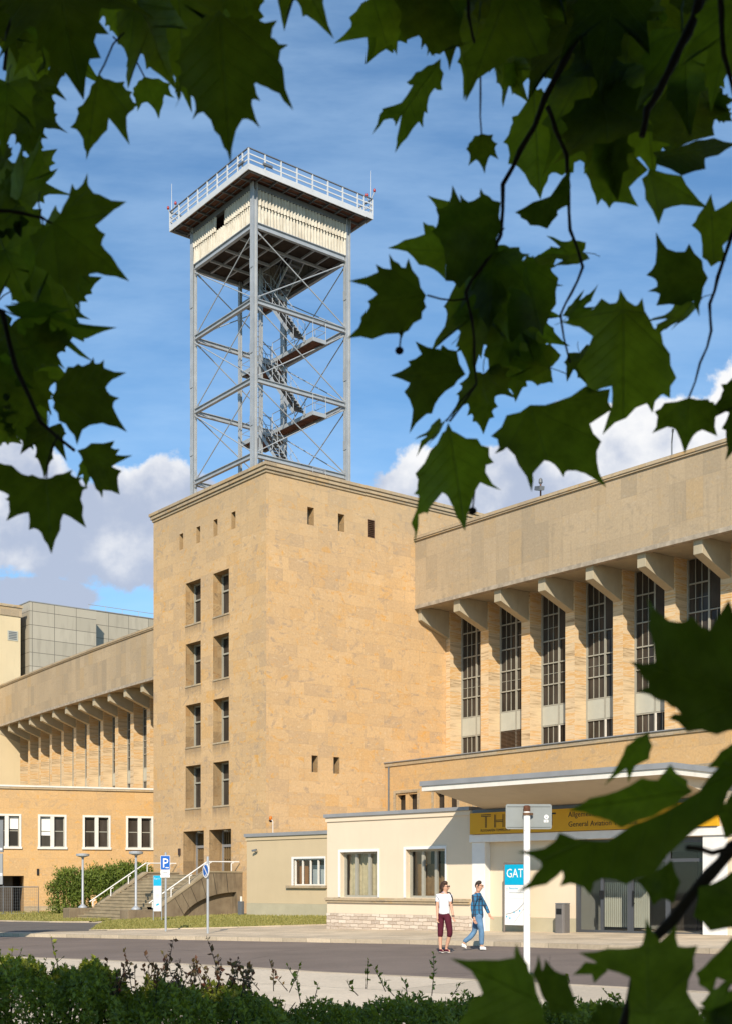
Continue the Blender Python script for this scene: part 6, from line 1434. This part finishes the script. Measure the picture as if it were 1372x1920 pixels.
# right: lower cluster, close to the lens
rl = bunch(TR, [(1460, 1540), (1372, 1590), (1330, 1640), (1262, 1725), (1200, 1790), (1160, 1960)], 1.7, .0085, .006,
      [(1330, 1900, 1420, 1850, 1.7, 30), (1150, 1890, 1120, 1960, 1.75, 10)])
stalk(rl, [(1285, 1590), (1310, 1592), (1335, 1600), (1372, 1590)], 1.68, .004)
O4 = (840, 1100)
group(rl, O4, K4, [(1.6, (1280, 480), (800, 330), [(873, 46), (930, 120), (1010, 155), (1070, 130), (1150, 190), (1232, 56), (1310, 150), (1320, 640), (1180, 652), (1050, 640), (966, 580), (1020, 560), (980, 530), (920, 500), (826, 462), (880, 440), (850, 400), (795, 328), (860, 340), (908, 330), (880, 180)], (.1, .2)),
      (1.75, (880, 640), (690, 870), [(880, 636), (897, 700), (882, 760), (820, 790), (790, 866), (780, 800), (684, 876), (750, 770), (780, 700), (830, 660)], (.4, .2)),
      (1.62, (1060, 900), (530, 980), [(524, 984), (620, 930), (740, 900), (850, 840), (920, 850), (976, 780), (1050, 850), (1076, 900), (1000, 960), (900, 1010), (760, 1060), (640, 1010)], (.3, .1)),
      (1.5, (1280, 800), (320, 1250), [(298, 1166), (420, 1150), (488, 1080), (560, 1110), (700, 1120), (800, 1050), (950, 990), (1100, 900), (1246, 730), (1320, 780), (1200, 1000), (1050, 1100), (900, 1270), (780, 1310), (700, 1285), (640, 1300), (622, 1358), (560, 1310), (488, 1318), (500, 1250), (430, 1310), (300, 1345), (380, 1260), (405, 1210)], (.35, .15)),
      (1.72, (960, 1230), (990, 1390), [(820, 1290), (900, 1260), (980, 1200), (1020, 1300), (990, 1394), (940, 1370), (900, 1402), (860, 1330)], (.2, .2)),
      (1.6, (520, 1880), (10, 1635), [(4, 1633), (150, 1640), (290, 1630), (298, 1565), (350, 1660), (376, 1712), (420, 1860), (440, 1940), (30, 1940), (100, 1830), (60, 1842), (150, 1790), (100, 1690)], (.15, .2)),
      (1.66, (540, 1860), (400, 1620), [(370, 1700), (394, 1616), (412, 1690), (424, 1636), (470, 1690), (524, 1706), (550, 1800), (580, 1880), (450, 1880), (410, 1800)], (.2, .2)),
      (1.55, (880, 1880), (870, 1465), [(572, 1610), (700, 1590), (850, 1580), (868, 1458), (930, 1560), (1002, 1484), (1010, 1580), (1096, 1578), (1080, 1680), (1050, 1780), (1100, 1860), (1150, 1950), (790, 1950), (790, 1800), (800, 1720), (680, 1680)], (.1, .2)),
      (1.62, (1320, 1400), (1080, 1450), [(1100, 1320), (1180, 1295), (1246, 1250), (1320, 1290), (1320, 1500), (1150, 1515), (1076, 1450)], (.2, .2)),
      (1.58, (1320, 1640), (1100, 1740), [(1086, 1700), (1150, 1640), (1246, 1540), (1320, 1540), (1320, 1770), (1246, 1750), (1180, 1720), (1157, 1796), (1100, 1750)], (.3, .2)),
      (1.7, (1320, 1900), (1100, 1860), [(1095, 1850), (1180, 1850), (1246, 1820), (1320, 1850), (1320, 1970), (1150, 1950)], (.2, .1)),
      (1.76, (700, 1680), (550, 1705), [(546, 1706), (600, 1650), (680, 1655), (700, 1690), (640, 1745), (630, 1705)], (.4, .1)),
      (1.74, (1320, 730), (1140, 790), [(1136, 796), (1200, 720), (1246, 690), (1320, 680), (1320, 800), (1240, 800)], (.3, .1)),
      (1.68, (1310, 1010), (1200, 1060), [(1180, 1000), (1246, 900), (1320, 860), (1320, 1120), (1260, 1090), (1215, 1110)], (.2, .1))])
# ------------------------------------------------------------------ hedges at the roadside
PROF = [(-120, 1800), (0, 1788), (60, 1782), (110, 1800), (165, 1794), (205, 1800), (228, 1838), (330, 1828), (420, 1836), (480, 1850), (520, 1860), (600, 1862), (700, 1852), (780, 1846), (860, 1850), (930, 1862), (1000, 1866), (1080, 1852), (1140, 1852), (1200, 1880), (1500, 1890)]
def prof(px): return np.interp(px, [p[0] for p in PROF], [p[1] for p in PROF])
def hedge(name, label, x0, x1, n, mat, size, Y0=9.3, Y1=11.6, parent=None):
    t = empty(name, (0, 0, 0)); tag(t, label, 'shrub')
    px = RNG.uniform(x0, x1, n); Y = Y0+(Y1-Y0)*RNG.random(n); ref = 10.5
    top = CZ+(HY-prof(px))/F*ref
    lump = .06*np.sin(px*.045+Y*3.0)+.05*np.sin(px*.11+Y*7.1+1)+.03*np.sin(px*.31+Y*11)
    edge = 1-((Y-(Y0+Y1)/2)/((Y1-Y0)/2))**4*.30
    h = (top-.12)*edge+lump*.8-.02; u = RNG.random(n); z = np.where(u < .75, h-np.abs(RNG.normal(size=n))*.09, .15+(h-.15)*RNG.random(n))
    P = np.stack([(px-CX)/F*ref*(Y/ref)**.3, Y, z+.02], 1)
    leaf_cloud('foliage', P, size, mat, t, up=.6)
    m = MB(); path = []
    for q in sorted(random.uniform(x0, x1) for _ in range(60)):
        yy = random.uniform(Y0+.3, Y1-.3); X_ = (q-CX)/F*ref; hh = CZ+(HY-float(prof(q)))/F*ref-.15; b = Vector((X_*.97, yy, -.03)); c = Vector((X_+random.uniform(-.1, .1), yy, hh*.6)); e = Vector((X_+random.uniform(-.2, .2), yy, hh))
        path += [b, c, e, c+Vector((.01, 0, 0)), b+Vector((.01, 0, 0))]
    m.tube(path, .007, 5)
    m.build('stems', M['bark'], t); return t
def leaf_cloud(name, P, size, mat, parent, up=0.0, aspect=.5, rnd=None):
    n = len(P); a = RNG.normal(size=(n, 3)); a[:, 2] += up; a /= np.linalg.norm(a, axis=1)[:, None]; b = np.cross(a, RNG.normal(size=(n, 3))); b /= np.linalg.norm(b, axis=1)[:, None]; c = np.cross(a, b)
    s = size*RNG.uniform(.6, 1.3, n)[:, None]
    V = np.stack([P, P+a*s*.45+b*s*aspect*.5+c*s*.08, P+a*s, P+a*s*.45-b*s*aspect*.5+c*s*.08], 1).reshape(-1, 3)
    i = np.arange(n)*4; Fc = np.concatenate([np.stack([i, i+1, i+2], 1), np.stack([i, i+2, i+3], 1)])
    return np_mesh(name, V, Fc, mat, np.repeat(RNG.random(n) if rnd is None else rnd, 4), parent)
def shoots(tree, specs, mat, Y=10.6):
    for (px, py, ln) in specs:
        y = Y+random.uniform(-.6, .6); t = at(px, py, Y); t.y = y; b = t+Vector((random.uniform(-.12, .12), 0, -ln)); mid = b.lerp(t, .55)+Vector((random.uniform(-.03, .03), 0, 0))
        m = MB(); m.tube([b, mid, t], [.004, .003, .0015], 5); sh = m.build('shoot', M['bark'], tree); P = []
        k = max(5, int(ln/.022))
        for q in range(k):
            f = .2+.8*q/k; P.append(b.lerp(mid, f/.55) if f < .55 else mid.lerp(t, (f-.55)/.45))
        leaf_cloud('shoot_leaves', np.array([tuple(p) for p in P]), .048, mat, sh, up=1.0, aspect=.6)
hb = hedge('evergreen_shrub', 'dense dark green shrub at the lower left corner, the tallest of the roadside hedge', -420, 215, 44000, M['privet'], .042)
shoots(hb, [(30, 1768, .25), (70, 1762, .28), (18, 1776, .2), (75, 1775, .2), (190, 1788, .15), (120, 1788, .15), (150, 1786, .15)], M['privet'])
hr = hedge('red_tipped_shrub', 'shrub with thin reddish upright shoots in the roadside hedge left of centre', 185, 520, 20000, M['privet'], .045)
sp = [(330, 1757, .42), (384, 1756, .42), (250, 1774, .34), (421, 1786, .3), (444, 1798, .3), (262, 1792, .25), (480, 1806, .25), (462, 1815, .2), (295, 1790, .25), (360, 1800, .25)]
sp += [(random.uniform(195, 510), random.uniform(1798, 1834), random.uniform(.15, .28)) for _ in range(52)]
shoots(hr, sp, M['red_leaf'])
hl = hedge('low_hedge', 'low dark green hedge along the pavement edge, right of the red tipped shrub', 500, 1420, 46000, M['privet'], .042, 9.0, 10.9)
shoots(hl, [(545, 1800, .3), (560, 1812, .25), (690, 1806, .25), (700, 1822, .2), (748, 1826, .15), (808, 1782, .34), (600, 1838, .12), (650, 1836, .12), (720, 1835, .14), (860, 1838, .12), (1085, 1838, .12), (1110, 1845, .1)], M['privet'], 10.2)
# ------------------------------------------------------------------ thuja hedge by the stairs
th = empty('thuja_hedge', (0, 0, 0)); tag(th, 'sunlit bushy green thuja hedge between the stone stairs and the left block', 'hedge')
c0 = at(100, 1657, 84.0); c1 = at(300, 1657, 82.5); n = 260; clumps = []
for k in range(n):
    f = RNG.random(); x = c0.x+(c1.x-c0.x)*f; hgt = np.interp(f, [0, .08, .2, .5, .7, .85, 1], [1.9, 2.6, 2.65, 2.75, 3.0, 2.9, 2.6]); zz = -.2+hgt*RNG.random()**.6
    dep = math.sqrt(max(.05, 1-(zz/3.1)**4)); clumps.append((x, 84.3-1.5*f-1.2*dep*RNG.random()**.3+.4, zz))
C_ = np.array(clumps); per = 90; P = np.repeat(C_, per, 0)+RNG.normal(size=(n*per, 3))*np.array([.24, .24, .20]); P[:, 2] = np.maximum(P[:, 2], -.35)
leaf_cloud('foliage', P, .20, M['thuja'], th, up=1.3, aspect=.35, rnd=np.clip(np.repeat(RNG.random(n), per)*.6+RNG.random(n*per)*.5, 0, 1))
m = MB()
for k in range(16):
    x = c0.x+(c1.x-c0.x)*(k+.5)/16; y = 84.6-1.5*k/16; m.tube([(x, y, -.5), (x+random.uniform(-.2, .2), y, 1.2), (x, y, 2.3)], [.10, .08, .03], 7)
m.build('trunks', M['bark'], th)
